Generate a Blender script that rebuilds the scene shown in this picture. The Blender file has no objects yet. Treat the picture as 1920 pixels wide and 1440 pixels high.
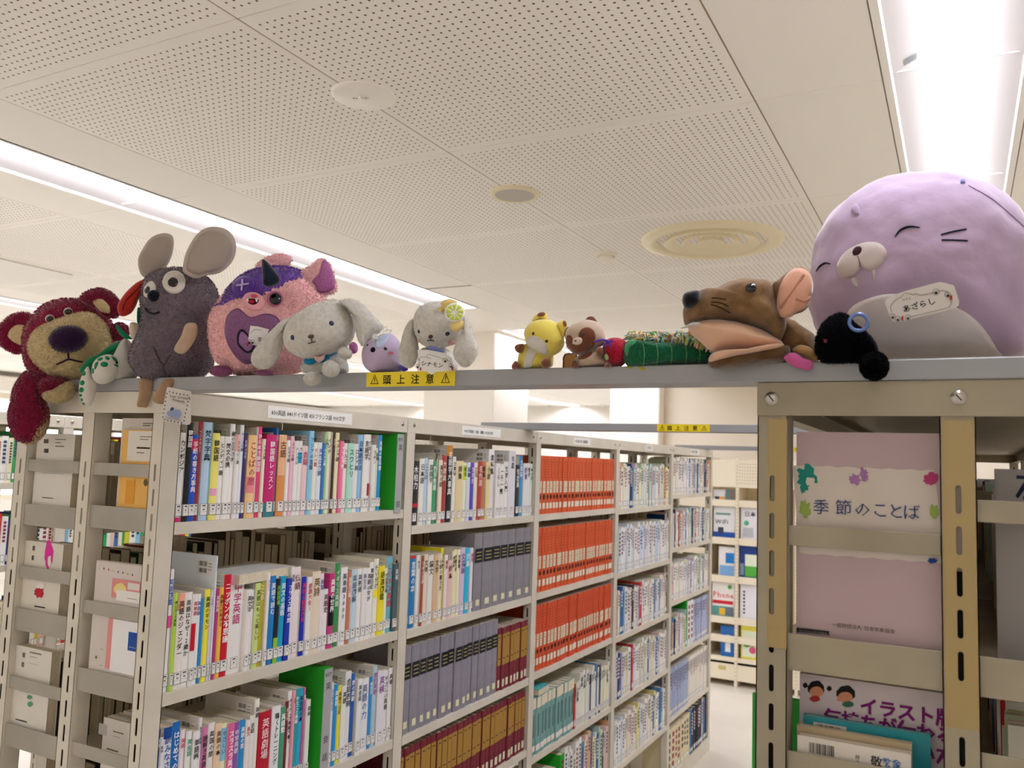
import bpy, math, random
from mathutils import Vector, Matrix, noise
from mathutils.bvhtree import BVHTree
R = math.radians
H = 1.86                      # camera height above the floor; z below is written relative to the camera
sc = bpy.context.scene
COL = sc.collection
# ------------------------------------------------------------------ camera
cd = bpy.data.cameras.new('camera'); cam = bpy.data.objects.new('camera', cd); COL.objects.link(cam)
cd.sensor_width = 36.0; FPX = 1579.438; cd.lens = FPX * 36.0 / 1920.0
CM = Matrix.Rotation(R(28.0998114), 3, 'Z') @ Matrix.Rotation(R(95.29944559), 3, 'X') @ Matrix.Rotation(R(1.95461879), 3, 'Z')
cam.matrix_world = Matrix.Translation((0, 0, H)) @ CM.to_4x4()
cd.clip_start = 0.05; cd.clip_end = 100
cd.dof.use_dof = True; cd.dof.focus_distance = 1.75; cd.dof.aperture_fstop = 6.3
sc.camera = cam
# ------------------------------------------------------------------ world, exposure
w = bpy.data.worlds.new('world'); sc.world = w; w.use_nodes = True
w.node_tree.nodes['Background'].inputs[0].default_value = (0.75, 0.85, 1.0, 1); w.node_tree.nodes['Background'].inputs[1].default_value = 1.0
sc.view_settings.view_transform = 'Standard'; sc.view_settings.look = 'None'
sc.view_settings.exposure = 0.0; sc.view_settings.gamma = 1.0; sc.view_settings.use_curve_mapping = False
LAMP = 40.5                   # strength of the strip lights
LAMP_COL = (0.93, 0.96, 1.07)
sc.cycles.diffuse_bounces = 10; sc.cycles.max_bounces = 14; sc.cycles.caustics_reflective = False; sc.cycles.caustics_refractive = False
# ------------------------------------------------------------------ helpers
def lin(h):
    h = h.lstrip('#')
    out = []
    for i in (0, 2, 4):
        c = int(h[i:i+2], 16) / 255.0
        out.append(c / 12.92 if c <= 0.04045 else ((c + 0.055) / 1.055) ** 2.4)
    return tuple(out) + (1.0,)
def ray(px, py):
    return (CM @ Vector((px - 960, -(py - 720), -FPX))).normalized()
def onp(px, py, ax, val):
    d = ray(px, py); return d * (val / d[ax])
def proj(P):
    q = CM.transposed() @ Vector(P); return 960 - FPX * q.x / q.z, 720 + FPX * q.y / q.z
def mat(name, col=(.8, .8, .8, 1), rough=.6, metal=0, spec=.5, emit=None, es=0, sheen=0, vc=False, coat=0, bump=None, noise_c=None, alpha=None):
    m = bpy.data.materials.new(name); m.use_nodes = True; nt = m.node_tree; b = nt.nodes['Principled BSDF']
    if isinstance(col, str): col = lin(col)
    b.inputs['Base Color'].default_value = col; b.inputs['Roughness'].default_value = rough; b.inputs['Metallic'].default_value = metal
    b.inputs['Specular IOR Level'].default_value = spec; b.inputs['Sheen Weight'].default_value = sheen; b.inputs['Sheen Roughness'].default_value = .4
    b.inputs['Coat Weight'].default_value = coat
    src = None
    if vc:
        a = nt.nodes.new('ShaderNodeAttribute'); a.attribute_name = 'Col'; src = a.outputs['Color']
    if noise_c:     # (scale, amount) brightness mottling
        tc = nt.nodes.new('ShaderNodeTexCoord'); n = nt.nodes.new('ShaderNodeTexNoise'); n.inputs['Scale'].default_value = noise_c[0]; n.inputs['Detail'].default_value = 6
        nt.links.new(tc.outputs['Object'], n.inputs['Vector'])
        mr = nt.nodes.new('ShaderNodeMapRange'); mr.inputs[1].default_value = .3; mr.inputs[2].default_value = .7; mr.inputs[3].default_value = 1 - noise_c[1]; mr.inputs[4].default_value = 1 + noise_c[1] * .4
        nt.links.new(n.outputs['Fac'], mr.inputs[0])
        mx = nt.nodes.new('ShaderNodeMix'); mx.data_type = 'RGBA'; mx.blend_type = 'MULTIPLY'; mx.inputs[0].default_value = 1
        if src: nt.links.new(src, mx.inputs[6])
        else: mx.inputs[6].default_value = col
        nt.links.new(mr.outputs[0], mx.inputs[7]); src = mx.outputs[2]
    if src: nt.links.new(src, b.inputs['Base Color'])
    if bump:        # (scale, strength, distance)
        tc = nt.nodes.new('ShaderNodeTexCoord'); n = nt.nodes.new('ShaderNodeTexNoise'); n.inputs['Scale'].default_value = bump[0]; n.inputs['Detail'].default_value = 3
        bp = nt.nodes.new('ShaderNodeBump'); bp.inputs['Strength'].default_value = bump[1]; bp.inputs['Distance'].default_value = bump[2]
        nt.links.new(tc.outputs['Object'], n.inputs['Vector']); nt.links.new(n.outputs['Fac'], bp.inputs['Height']); nt.links.new(bp.outputs[0], b.inputs['Normal'])
    if emit: b.inputs['Emission Color'].default_value = emit + (1,); b.inputs['Emission Strength'].default_value = es
    return m
M = {}
M['vc'] = mat('printed_card', rough=.45, vc=True, spec=.4)
M['vcm'] = mat('matte_print', rough=.8, vc=True, spec=.25)
M['paper'] = mat('page_paper', '#d9cdb4', .9, noise_c=(60, .12), spec=.2)
M['steel'] = mat('painted_steel', '#d5cebf', .42, noise_c=(9, .10), bump=(350, .12, .001))
M['steel_grey'] = mat('beam_grey_paint', '#97989a', .38, noise_c=(6, .06), bump=(400, .1, .001))
M['steel_far'] = mat('cream_steel', '#e6dcc6', .5)
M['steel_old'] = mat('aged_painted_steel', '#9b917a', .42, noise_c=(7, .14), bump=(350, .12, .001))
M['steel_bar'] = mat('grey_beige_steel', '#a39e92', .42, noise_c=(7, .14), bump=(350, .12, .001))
M['dark'] = mat('slot_dark', '#15130f', .9)
M['chrome'] = mat('screw_metal', '#b8b4ac', .28, metal=1)
M['fab'] = mat('plush_fabric', rough=.95, vc=True, spec=.1, sheen=.35, bump=(900, .35, .001), noise_c=(45, .10))
M['fur'] = mat('plush_fur', rough=.95, vc=True, spec=.08, sheen=.5, noise_c=(120, .16))
M['smooth'] = mat('velour', rough=.9, vc=True, spec=.12, sheen=.5, bump=(60, .25, .004), noise_c=(14, .07))
M['gloss'] = mat('glossy_bead', rough=.12, vc=True, spec=.6)
M['glit'] = mat('glitter_cloth', rough=.35, vc=True, metal=.3, bump=(900, .9, .002), noise_c=(500, .5))
M['knit'] = mat('knitted_wool', rough=.95, vc=True, spec=.1, sheen=.3, bump=(260, .9, .004), noise_c=(200, .2))
M['furb'] = mat('black_plush_fur', rough=1, vc=True, spec=.03, sheen=.04)
M['velvet'] = mat('brown_velvet', rough=.9, vc=True, spec=.1, sheen=.35, bump=(40, .5, .006), noise_c=(55, .38))
class MB:
    def __init__(s): s.v = []; s.f = []; s.c = []; s.col = (.8, .8, .8, 1)
    def setc(s, c): s.col = lin(c) if isinstance(c, str) else c; return s
    def add(s, vs, fs, col=None):
        n = len(s.v); s.v += [tuple(v) for v in vs]; c = s.col if col is None else (lin(col) if isinstance(col, str) else col)
        for f in fs: s.f.append(tuple(i + n for i in f)); s.c.append(c)
        return s
    def box(s, x0, x1, y0, y1, z0, z1, col=None):
        x0, x1 = min(x0, x1), max(x0, x1); y0, y1 = min(y0, y1), max(y0, y1); z0, z1 = min(z0, z1), max(z0, z1)
        v = [(x0, y0, z0), (x1, y0, z0), (x1, y1, z0), (x0, y1, z0), (x0, y0, z1), (x1, y0, z1), (x1, y1, z1), (x0, y1, z1)]
        return s.add(v, [(0, 3, 2, 1), (4, 5, 6, 7), (0, 1, 5, 4), (1, 2, 6, 5), (2, 3, 7, 6), (3, 0, 4, 7)], col)
    def bbox(s, x0, x1, y0, y1, z0, z1, b, col=None):   # box with chamfered vertical and horizontal edges
        x0, x1 = min(x0, x1), max(x0, x1); y0, y1 = min(y0, y1), max(y0, y1); z0, z1 = min(z0, z1), max(z0, z1)
        vs = []; idx = {}
        for i, (X, a) in enumerate(((x0, 1), (x1, -1))):
            for j, (Y, c) in enumerate(((y0, 1), (y1, -1))):
                for k, (Z, d) in enumerate(((z0, 1), (z1, -1))):
                    for ax in range(3):
                        p = [X, Y, Z]; q = [a, c, d]
                        for m_ in range(3):
                            if m_ != ax: p[m_] += q[m_] * b
                        idx[i, j, k, ax] = len(vs); vs.append(tuple(p))
        g = lambda i, j, k, ax: idx[i, j, k, ax]
        fs = []
        for i in (0, 1): fs.append((g(i, 0, 0, 0), g(i, 1, 0, 0), g(i, 1, 1, 0), g(i, 0, 1, 0)))
        for j in (0, 1): fs.append((g(0, j, 0, 1), g(1, j, 0, 1), g(1, j, 1, 1), g(0, j, 1, 1)))
        for k in (0, 1): fs.append((g(0, 0, k, 2), g(1, 0, k, 2), g(1, 1, k, 2), g(0, 1, k, 2)))
        for i in (0, 1):
            for j in (0, 1): fs.append((g(i, j, 0, 0), g(i, j, 1, 0), g(i, j, 1, 1), g(i, j, 0, 1)))
            for k in (0, 1): fs.append((g(i, 0, k, 0), g(i, 1, k, 0), g(i, 1, k, 2), g(i, 0, k, 2)))
        for j in (0, 1):
            for k in (0, 1): fs.append((g(0, j, k, 1), g(1, j, k, 1), g(1, j, k, 2), g(0, j, k, 2)))
        for i in (0, 1):
            for j in (0, 1):
                for k in (0, 1): fs.append((g(i, j, k, 0), g(i, j, k, 1), g(i, j, k, 2)))
        return s.add(vs, fs, col)
    def tube(s, pts, r, n=6, col=None, closed=False):
        pts = [Vector(p) for p in pts]; m = len(pts); vs = []; fs = []
        rr = r if isinstance(r, (list, tuple)) else [r] * m
        up = Vector((.3, .2, 1)).normalized()
        for i, p in enumerate(pts):
            a = pts[(i - 1) % m] if (closed or i > 0) else p; b = pts[(i + 1) % m] if (closed or i < m - 1) else p
            t = (b - a); t = t.normalized() if t.length > 1e-9 else Vector((0, 0, 1))
            x = t.cross(up); x = x.normalized() if x.length > 1e-4 else t.orthogonal().normalized(); y = t.cross(x)
            for k in range(n):
                an = 2 * math.pi * k / n; vs.append(p + (x * math.cos(an) + y * math.sin(an)) * rr[i])
        for i in range(m if closed else m - 1):
            j = (i + 1) % m
            for k in range(n): fs.append((i * n + k, i * n + (k + 1) % n, j * n + (k + 1) % n, j * n + k))
        if not closed: fs += [tuple(range(n))[::-1], tuple((m - 1) * n + k for k in range(n))]
        return s.add(vs, fs, col)
    def disc(s, c, r, z0, z1, n=32, col=None, r2=None):   # upright cylinder / cone frustum
        r2 = r if r2 is None else r2
        vs = [(c[0] + r * math.cos(2 * math.pi * k / n), c[1] + r * math.sin(2 * math.pi * k / n), z0) for k in range(n)]
        vs += [(c[0] + r2 * math.cos(2 * math.pi * k / n), c[1] + r2 * math.sin(2 * math.pi * k / n), z1) for k in range(n)]
        fs = [(k, (k + 1) % n, n + (k + 1) % n, n + k) for k in range(n)] + [tuple(range(n))[::-1], tuple(range(n, 2 * n))]
        return s.add(vs, fs, col)
    def lathe(s, c, prof, n=48, col=None):                # prof: (r, z) list, open
        vs = []; fs = []; m = len(prof)
        for (r_, z) in prof:
            for k in range(n): vs.append((c[0] + r_ * math.cos(2 * math.pi * k / n), c[1] + r_ * math.sin(2 * math.pi * k / n), z))
        for i in range(m - 1):
            for k in range(n): fs.append((i * n + k, i * n + (k + 1) % n, (i + 1) * n + (k + 1) % n, (i + 1) * n + k))
        return s.add(vs, fs, col)
WM = {}      # world matrix of things and their parts (4x4)
def build(mb, name, m, parent=None, smooth=False, origin=None):
    W = WM[parent] if parent is not None else Matrix.Translation(origin or (0, 0, 0))
    I = W.inverted()
    me = bpy.data.meshes.new(name); me.from_pydata([I @ Vector(v) for v in mb.v], [], mb.f)
    a = me.color_attributes.new('Col', 'FLOAT_COLOR', 'CORNER'); buf = []
    for p, c in zip(me.polygons, mb.c): buf.extend(c * p.loop_total)
    a.data.foreach_set('color', buf)
    if smooth: me.polygons.foreach_set('use_smooth', [True] * len(me.polygons))
    me.materials.append(M[m] if isinstance(m, str) else m); me.update()
    o = bpy.data.objects.new(name, me); COL.objects.link(o)
    if parent is not None: o.parent = parent
    else: o.matrix_world = W
    WM[o] = W
    return o
def tag(o, label, cat, group=None):
    o['label'] = label; o['category'] = cat
    if group: o['group'] = group
    return o
def struct(o): o['kind'] = 'structure'; return o
def thing(name, label, cat, loc, yaw=0, group=None):
    o = bpy.data.objects.new(name, None); COL.objects.link(o); o.empty_display_size = .05
    W = Matrix.Translation(loc) @ Matrix.Rotation(yaw, 4, 'Z'); o.matrix_world = W; WM[o] = W
    return tag(o, label, cat, group)
def box_obj(name, m, dims, parent=None, b=0, col=None, origin=None):
    mb = MB()
    if b: mb.bbox(*dims, b, col)
    else: mb.box(*dims, col)
    return build(mb, name, m, parent, origin=origin)
# text: glyph outlines of the built-in font, cached, laid out flat
_fc = bpy.data.curves.new('glyphs', 'FONT'); _fc.resolution_u = 1; _fo = bpy.data.objects.new('glyphs', _fc); COL.objects.link(_fo)
_G = {}
def glyph(ch, bold=0.0):
    k = (ch, bold)
    if k not in _G:
        _fc.body = ch; _fc.offset = bold
        dg = bpy.context.evaluated_depsgraph_get(); dg.update()
        me = bpy.data.meshes.new_from_object(_fo.evaluated_get(dg))
        v = [(p.co.x, p.co.y) for p in me.vertices]; f = [tuple(p.vertices) for p in me.polygons]
        wd = (max(p[0] for p in v) + .06) if v else .35
        _G[k] = (v, f, wd); bpy.data.meshes.remove(me)
    return _G[k]
def text(mb, s, org, xd, ud, size, col, vertical=False, bold=0.0, space=1.0):
    """flat lettering; org = left (horizontal) or top centre (vertical) of the line"""
    org = Vector(org); xd = Vector(xd); ud = Vector(ud); cx = 0; cy = 0
    for ch in s:
        if ch == ' ':
            cx += .45 * space; cy -= .6 * space; continue
        v, f, wd = glyph(ch, bold)
        if vertical:
            vs = [org + xd * ((x - wd / 2) * size) + ud * ((y + cy - .85) * size) for x, y in v]; cy -= 1.02 * space
        else:
            vs = [org + xd * ((x + cx) * size) + ud * (y * size) for x, y in v]; cx += (1.0 if ord(ch) > 255 else wd) * space
        mb.add(vs, f, col)
def warn(mb, c, xd, ud, s, col='#151208'):    # triangle with exclamation mark
    c = Vector(c); xd = Vector(xd); ud = Vector(ud)
    P = lambda x, y: c + xd * x * s + ud * y * s
    o = [P(-.5, -.45), P(.5, -.45), P(0, .5)]; i = [P(-.39, -.385), P(.39, -.385), P(0, .355)]
    mb.add(o + i, [(0, 1, 4, 3), (1, 2, 5, 4), (2, 0, 3, 5)], col)
    mb.add([P(-.04, -.15), P(.04, -.15), P(.055, .17), P(-.055, .17)], [(0, 1, 2, 3)], col)
    mb.add([P(-.045, -.3), P(.045, -.3), P(.045, -.21), P(-.045, -.21)], [(0, 1, 2, 3)], col)
# ================================================================== ROOM
Z0 = -H; ZC = 1.0
XL, XR, YN, YF = -11.7, 4.6, -3.6, 13.4
M['floor'] = mat('vinyl_floor', '#e0dad0', .22, noise_c=(2.2, .07), spec=.5)
M['wall'] = mat('wall_paint', '#ece8e0', .7, noise_c=(3, .03))
M['wallb'] = mat('bright_wall_paint', '#f0eae0', .7)
struct(box_obj('floor', 'floor', (XL - .2, XR + .2, YN - .2, YF + .2, Z0 - .1, Z0), origin=(0, 0, Z0)))
struct(box_obj('wall_back', 'wall', (XL - .2, -3.12, YF, YF + .12, Z0, ZC + .12), origin=(-7, YF, Z0)))
M['wallf'] = mat('beige_wall_paint', '#d9cfbf', .7)
struct(box_obj('wall_far', 'wallf', (-2.6, XR, 8.1, 8.25, Z0, ZC + .12), origin=(0, 8.1, Z0)))
struct(box_obj('pillar', 'wallb', (-3.12, -2.6, 7.95, 8.6, Z0, ZC + .02), b=.01, origin=(-2.9, 8, Z0)))
struct(box_obj('pillar', 'wallb', (-3.77, -3.13, 5.57, 6.16, Z0, ZC + .02), b=.01, origin=(-3.4, 5.8, Z0)))
struct(box_obj('wall_right', 'wall', (XR, XR + .15, YN - .1, 8.25, Z0, ZC + .12), origin=(XR, 2, Z0)))
struct(box_obj('wall_near', 'wall', (XL - .2, XR + .2, YN - .15, YN, Z0, ZC + .12), origin=(0, YN, Z0)))
# left wall with a band of windows
mb = MB(); mb.box(XL - .15, XL, YN, YF, Z0, -.75); mb.box(XL - .15, XL, YN, YF, .7, ZC + .12)
for y in (-3.6, -.6, 2.4, 5.4, 8.4, 11.4): mb.box(XL - .15, XL, y, y + .35, -.75, .7)
struct(build(mb, 'wall_left', 'wall', origin=(XL, 5, Z0)))
mb = MB(); mb.bbox(XL, XL + .28, YN, YF, .72, .93, .01)
struct(build(mb, 'trim_1', 'wallb', origin=(XL, 5, .8)))
M['day'] = mat('daylight_blind', '#f4f6f8', .8, emit=(.9, .95, 1.0), es=1.3)
for k, y in enumerate((-3.25, -.25, 2.75, 5.75, 8.75, 11.75)):
    y1 = min(y + 2.65, YF)
    f = MB(); f.box(XL - .1, XL - .04, y, y1, -.75, -.69); f.box(XL - .1, XL - .04, y, y1, .64, .7)
    for yy in (y, (y + y1) / 2 - .02, y1 - .04): f.box(XL - .1, XL - .04, yy, yy + .04, -.69, .64)
    wf = struct(build(f, 'window_%d' % (k + 1), 'steel_far', origin=(XL - .07, y, 0)))
    for q in range(9):     # roller blind slats lit by daylight
        box_obj('blind_slat', 'day', (XL - .03, XL - .024, y + .02, y1 - .02, -.68 + q * .146, -.68 + q * .146 + .142), wf)
# ------------------------------------------------------------------ ceiling: every board its own piece
def ceil_mat(holes):
    m = mat('ceiling_board_holes' if holes else 'ceiling_board', '#fbf8f3', .85, noise_c=(1.6, .02), spec=.2)
    if not holes: return m
    nt = m.node_tree; N = nt.nodes; L = nt.links; b = N['Principled BSDF']
    tc = N.new('ShaderNodeTexCoord'); sp = N.new('ShaderNodeSeparateXYZ'); L.new(tc.outputs['Object'], sp.inputs[0])
    def mth(op, a, b_=None, c=None):
        n = N.new('ShaderNodeMath'); n.operation = op
        for i, v in enumerate((a, b_, c)):
            if v is None: continue
            if isinstance(v, (int, float)): n.inputs[i].default_value = v
            else: L.new(v, n.inputs[i])
        return n.outputs[0]
    def cell(o, per): return mth('SUBTRACT', mth('FRACT', mth('ADD', mth('DIVIDE', o, per), .5)), .5)
    dx = mth('MULTIPLY', cell(sp.outputs[0], .0231), .0231); dy = mth('MULTIPLY', cell(sp.outputs[1], .0231), .0231)
    d = mth('SQRT', mth('ADD', mth('MULTIPLY', dx, dx), mth('MULTIPLY', dy, dy)))
    hole = mth('LESS_THAN', d, .0033)
    inx = mth('LESS_THAN', mth('ABSOLUTE', sp.outputs[0]), .468); iny = mth('LESS_THAN', mth('ABSOLUTE', sp.outputs[1]), .434)
    hole = mth('MULTIPLY', hole, mth('MULTIPLY', inx, iny))
    src = b.inputs['Base Color'].links[0].from_socket
    mx = N.new('ShaderNodeMix'); mx.data_type = 'RGBA'; L.new(hole, mx.inputs[0]); L.new(src, mx.inputs[6]); mx.inputs[7].default_value = lin('#77695a'); L.new(mx.outputs[2], b.inputs['Base Color'])
    bp = N.new('ShaderNodeBump'); bp.inputs['Strength'].default_value = .6; bp.inputs['Distance'].default_value = .003; bp.invert = True
    L.new(hole, bp.inputs['Height']); L.new(bp.outputs[0], b.inputs['Normal'])
    return m
M['cb'] = ceil_mat(False); M['ch'] = ceil_mat(True)
M['groove'] = mat('ceiling_joint', '#a0947e', .8)
ceil = struct(box_obj('ceiling', 'groove', (XL - .2, XR + .2, YN - .2, YF + .2, ZC + .10, ZC + .16), origin=(0, 0, ZC + .1)))
PX = 2.94
rows = [1.335 + .912 * k for k in range(-5, 14)]
tiles = {}
def tile(x0, x1, y0, y1, kind):
    key = (round(x1 - x0, 3), round(y1 - y0, 3), kind)
    cx, cy = (x0 + x1) / 2, (y0 + y1) / 2
    if key not in tiles:
        mb = MB(); a, c = (x1 - x0) / 2 - .0022, (y1 - y0) / 2 - .0013
        mb.bbox(-a, a, -c, c, ZC, ZC + .014, .0012)
        WM['t'] = Matrix.Identity(4)
        me = bpy.data.meshes.new('ceiling_tile'); me.from_pydata(mb.v, [], mb.f); me.materials.append(M[kind]); tiles[key] = me
    o = bpy.data.objects.new('ceiling_tile', tiles[key]); COL.objects.link(o); o.parent = ceil
    o.location = (cx, cy, -(ZC + .1)); WM[o] = None
fixtures = []
def tbar(x): box_obj('ceiling_runner', 'groove', (x - .0035, x + .0035, YN, YF, ZC + .002, ZC + .012), ceil)
for k in range(-4, 2):
    c = .004 + PX * k          # light line centre
    for x0, x1, kd in ((c + .165, c + .485, 'cb'), (c + .485, c + 1.47, 'ch'), (c + 1.47, c + 2.455, 'ch'), (c + 2.455, c + PX - .165, 'cb')):
        if x1 > XR + .2 or x0 < XL - .2: continue
        for r0, r1 in zip(rows[:-1], rows[1:]):
            if r0 > YF: continue
            if (x0 < -3.3 or x0 > .3) and kd == 'ch' and False: continue
            tile(x0, x1, r0, min(r1, YF + .1), kd)
        tbar(x1)
    # light runs: lit units with blank cover between
    runs = [(-3.3, -1.9, 1), (.85, 4.70, 1), (5.56, 9.3, 1), (10.3, 13.3, 1)] if k < 0 else [(-3.3, -1.9, 1), (.85, 4.70, 1), (5.56, 7.9, 1)]  # first run in each: unseen lamps added behind the camera to brighten fronts
    prev = YN
    for (a, b_, lit) in runs:
        if a - prev > .05:
            box_obj('filler_panel', 'cb', (c - .163, c + .163, prev, a - .003, ZC, ZC + .012), ceil)
        prev = b_ + .003
        fixtures.append((c, a, b_, k))
    box_obj('filler_panel', 'cb', (c - .163, c + .163, prev, YF, ZC, ZC + .012), ceil)
M['trough'] = mat('white_reflector', '#c0bab7', .6, spec=.2)
M['trimw'] = mat('white_frame', '#fbfaf8', .5)
M['lens'] = mat('lit_led_lens', '#ffffff', .5, emit=LAMP_COL, es=LAMP)
def strip_light(c, a, b_, k):
    where = {0: 'over the right-hand bookcase', -1: 'over the left bookcase row', -2: 'over the second shelving row', -3: 'near the windows', -4: 'beside the window wall', 1: 'over the aisle on the right'}[k]
    part = 'beyond the pillar' if a > 5 else 'nearest the toys'
    if a > 10: part = 'by the back wall'
    if a < 0: part = 'added unseen behind the viewer'
    t = thing('ceiling_light', 'recessed strip light %s, %s' % (where, part), 'ceiling light', (c, (a + b_) / 2, ZC), 0)
    mb = MB()
    for s in (-1, 1): mb.box(c + s * .164, c + s * .1462, a, b_, ZC - .002, ZC + .004)
    build(mb, 'frame', 'trimw', t)
    mb = MB()
    for s in (-1, 1):
        mb.add([(c + s * .164, a, ZC - .002), (c + s * .164, b_, ZC - .002), (c + s * .164, b_, ZC + .03), (c + s * .164, a, ZC + .03)], [(0, 1, 2, 3)])
        mb.add([(c + s * .146, a, ZC - .002), (c + s * .146, b_, ZC - .002), (c + s * .142, b_, ZC + .008), (c + s * .142, a, ZC + .008)], [(0, 1, 2, 3)])
        mb.add([(c + s * .142, a, ZC + .008), (c + s * .142, b_, ZC + .008), (c + s * .03, b_, ZC + .062), (c + s * .03, a, ZC + .062)], [(0, 1, 2, 3)])
        if k in (0, -1):
            for y in (2.245, 3.155): 
                if a < y < b_: mb.box(c + s * .05, c + s * .142, y - .0012, y + .0012, ZC + .0105, ZC + .015)
    for y in (a, b_):
        mb.add([(c - .164, y, ZC - .002), (c + .164, y, ZC - .002), (c + .164, y, ZC + .065), (c - .164, y, ZC + .065)], [(0, 1, 2, 3)])
    build(mb, 'trough', 'trough', t)
    n = max(1, round((b_ - a) / 1.28)); L = (b_ - a - .02) / n
    for q in range(n):
        mb = MB(); y0 = a + .01 + q * L + .001; y1 = a + .01 + (q + 1) * L - .001
        pr = [(c - .041, ZC + .062), (c - .041, ZC + .053), (c - .034, ZC + .045), (c - .015, ZC + .040), (c + .015, ZC + .040), (c + .034, ZC + .045), (c + .041, ZC + .053), (c + .041, ZC + .062)]
        vs = [(x, y0, z) for x, z in pr] + [(x, y1, z) for x, z in pr]; m_ = len(pr)
        mb.add(vs, [(i, i + 1, m_ + i + 1, m_ + i) for i in range(m_ - 1)] + [tuple(range(m_)), tuple(range(m_, 2 * m_))[::-1]])
        build(mb, 'lens', 'lens', t)
    if k == 0 and a > 0: 
        mb = MB(); zz = lambda x: ZC + .008 + (.142 - x) / .112 * .054 - .0012
        mb.add([(c - .112, 2.20, zz(.112)), (c - .085, 2.20, zz(.085)), (c - .085, 2.235, zz(.085)), (c - .112, 2.235, zz(.112))], [(0, 1, 2, 3)], '#c4c4c8')
        for q in range(5): mb.add([(c - .110, 2.204 + q * .006, zz(.110) - .0003), (c - .088, 2.204 + q * .006, zz(.088) - .0003), (c - .088, 2.2055 + q * .006, zz(.088) - .0003), (c - .110, 2.2055 + q * .006, zz(.110) - .0003)], [(0, 1, 2, 3)], '#8a9094')
        build(mb, 'sticker', 'vc', t)
for f in fixtures: strip_light(*f)
# ceiling fittings
t = thing('emergency_light', 'flat white round emergency light with tiny glass lens, in a ceiling joint', 'emergency light', (-1.449, 1.782, ZC))
mb = MB(); mb.lathe((-1.449, 1.782), [(.0001, ZC - .009), (.080, ZC - .009), (.087, ZC - .006), (.089, ZC)], 56); build(mb, 'cover_plate', mat('plate_grey', '#fdfaf4', .4), t, True)
mb = MB(); mb.lathe((-1.447, 1.782), [(.0001, ZC - .018), (.008, ZC - .0165), (.014, ZC - .012), (.015, ZC - .009)], 20); build(mb, 'lens', mat('clear_lens', '#e8e6dc', .05, metal=.6), t, True)
mb = MB(); mb.disc((-1.475, 1.772), .0025, ZC - .0095, ZC - .0088, 10); mb.disc((-1.469, 1.776), .0025, ZC - .0095, ZC - .0088, 10); build(mb, 'indicator', 'dark', t)
t = thing('ceiling_speaker', 'round ceiling speaker with grey mesh and cream rim', 'speaker', (-1.456, 2.697, ZC))
mb = MB(); mb.lathe((-1.456, 2.697), [(.074, ZC - .010), (.086, ZC - .012), (.093, ZC - .006), (.094, ZC)], 48); build(mb, 'rim', mat('cream_plastic', '#f0e6c6', .45), t, True)
mb = MB(); mb.disc((-1.456, 2.697), .075, ZC - .0095, ZC, 40); build(mb, 'mesh_grille', mat('grey_mesh', '#cfcac2', .8, bump=(900, .8, .002)), t)
t = thing('air_vent', 'large cream round ceiling air diffuser with nested cones', 'air vent', (-.952, 3.595, ZC))
mv = mat('vent_cream', '#f4eac8', .35); c = (-.952, 3.595)
mb = MB(); mb.lathe(c, [(.305, ZC), (.300, ZC - .014), (.265, ZC - .022), (.240, ZC - .012), (.236, ZC + .03)], 64); build(mb, 'outer_ring', mv, t, True)
for r0, r1, dz in ((.205, .150, .0), (.128, .088, .004), (.060, .0001, .006)):
    mb = MB(); mb.lathe(c, [(r0 - .028, ZC + .03 + dz), (r0, ZC - .020 + dz), (r0 - .006, ZC - .022 + dz), (max(r1, .0001), ZC + .004 + dz)], 64); build(mb, 'cone', mv, t, True)
mb = MB(); mb.disc(c, .236, ZC + .03, ZC + .04, 48); build(mb, 'throat', mat('vent_dark', '#4a4334', .8), t)
def detector(x, y, lab):
    t = thing('smoke_detector', lab, 'smoke detector', (x, y, ZC))
    mb = MB(); mb.lathe((x, y), [(.052, ZC), (.052, ZC - .012), (.040, ZC - .016)], 32); build(mb, 'base', mat('det_cream', '#f6f0e0', .5), t, True)
    mb = MB(); mb.lathe((x, y), [(.036, ZC - .014), (.038, ZC - .030), (.030, ZC - .038), (.0001, ZC - .04)], 32); build(mb, 'sensor_cap', mat('det_white', '#f6f0e2', .5), t, True)
detector(-1.469, 3.655, 'small cream smoke detector on the ceiling joint beyond the round speaker')
detector(-5.19, 12.9, 'tiny smoke detector on the far ceiling beside the second pillar')
# small repaired hatch outline in the ceiling
mb = MB(); h0 = (-3.0 + .165, -2.457)
box_obj('access_hatch', mat('hatch_edge', '#6f6452', .8), (-2.777, -2.46, 4.066, 4.076, ZC - .0015, ZC + .003), ceil)
tag(box_obj('ceiling_panel', mat('panel_white', '#e9e6e2', .5), (-5.55, -4.55, 2.55, 3.05, ZC - .008, ZC), b=.002, origin=(-5, 2.8, ZC)), 'flat whitish rectangular panel on the ceiling above the red bear', 'ceiling panel')
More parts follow.
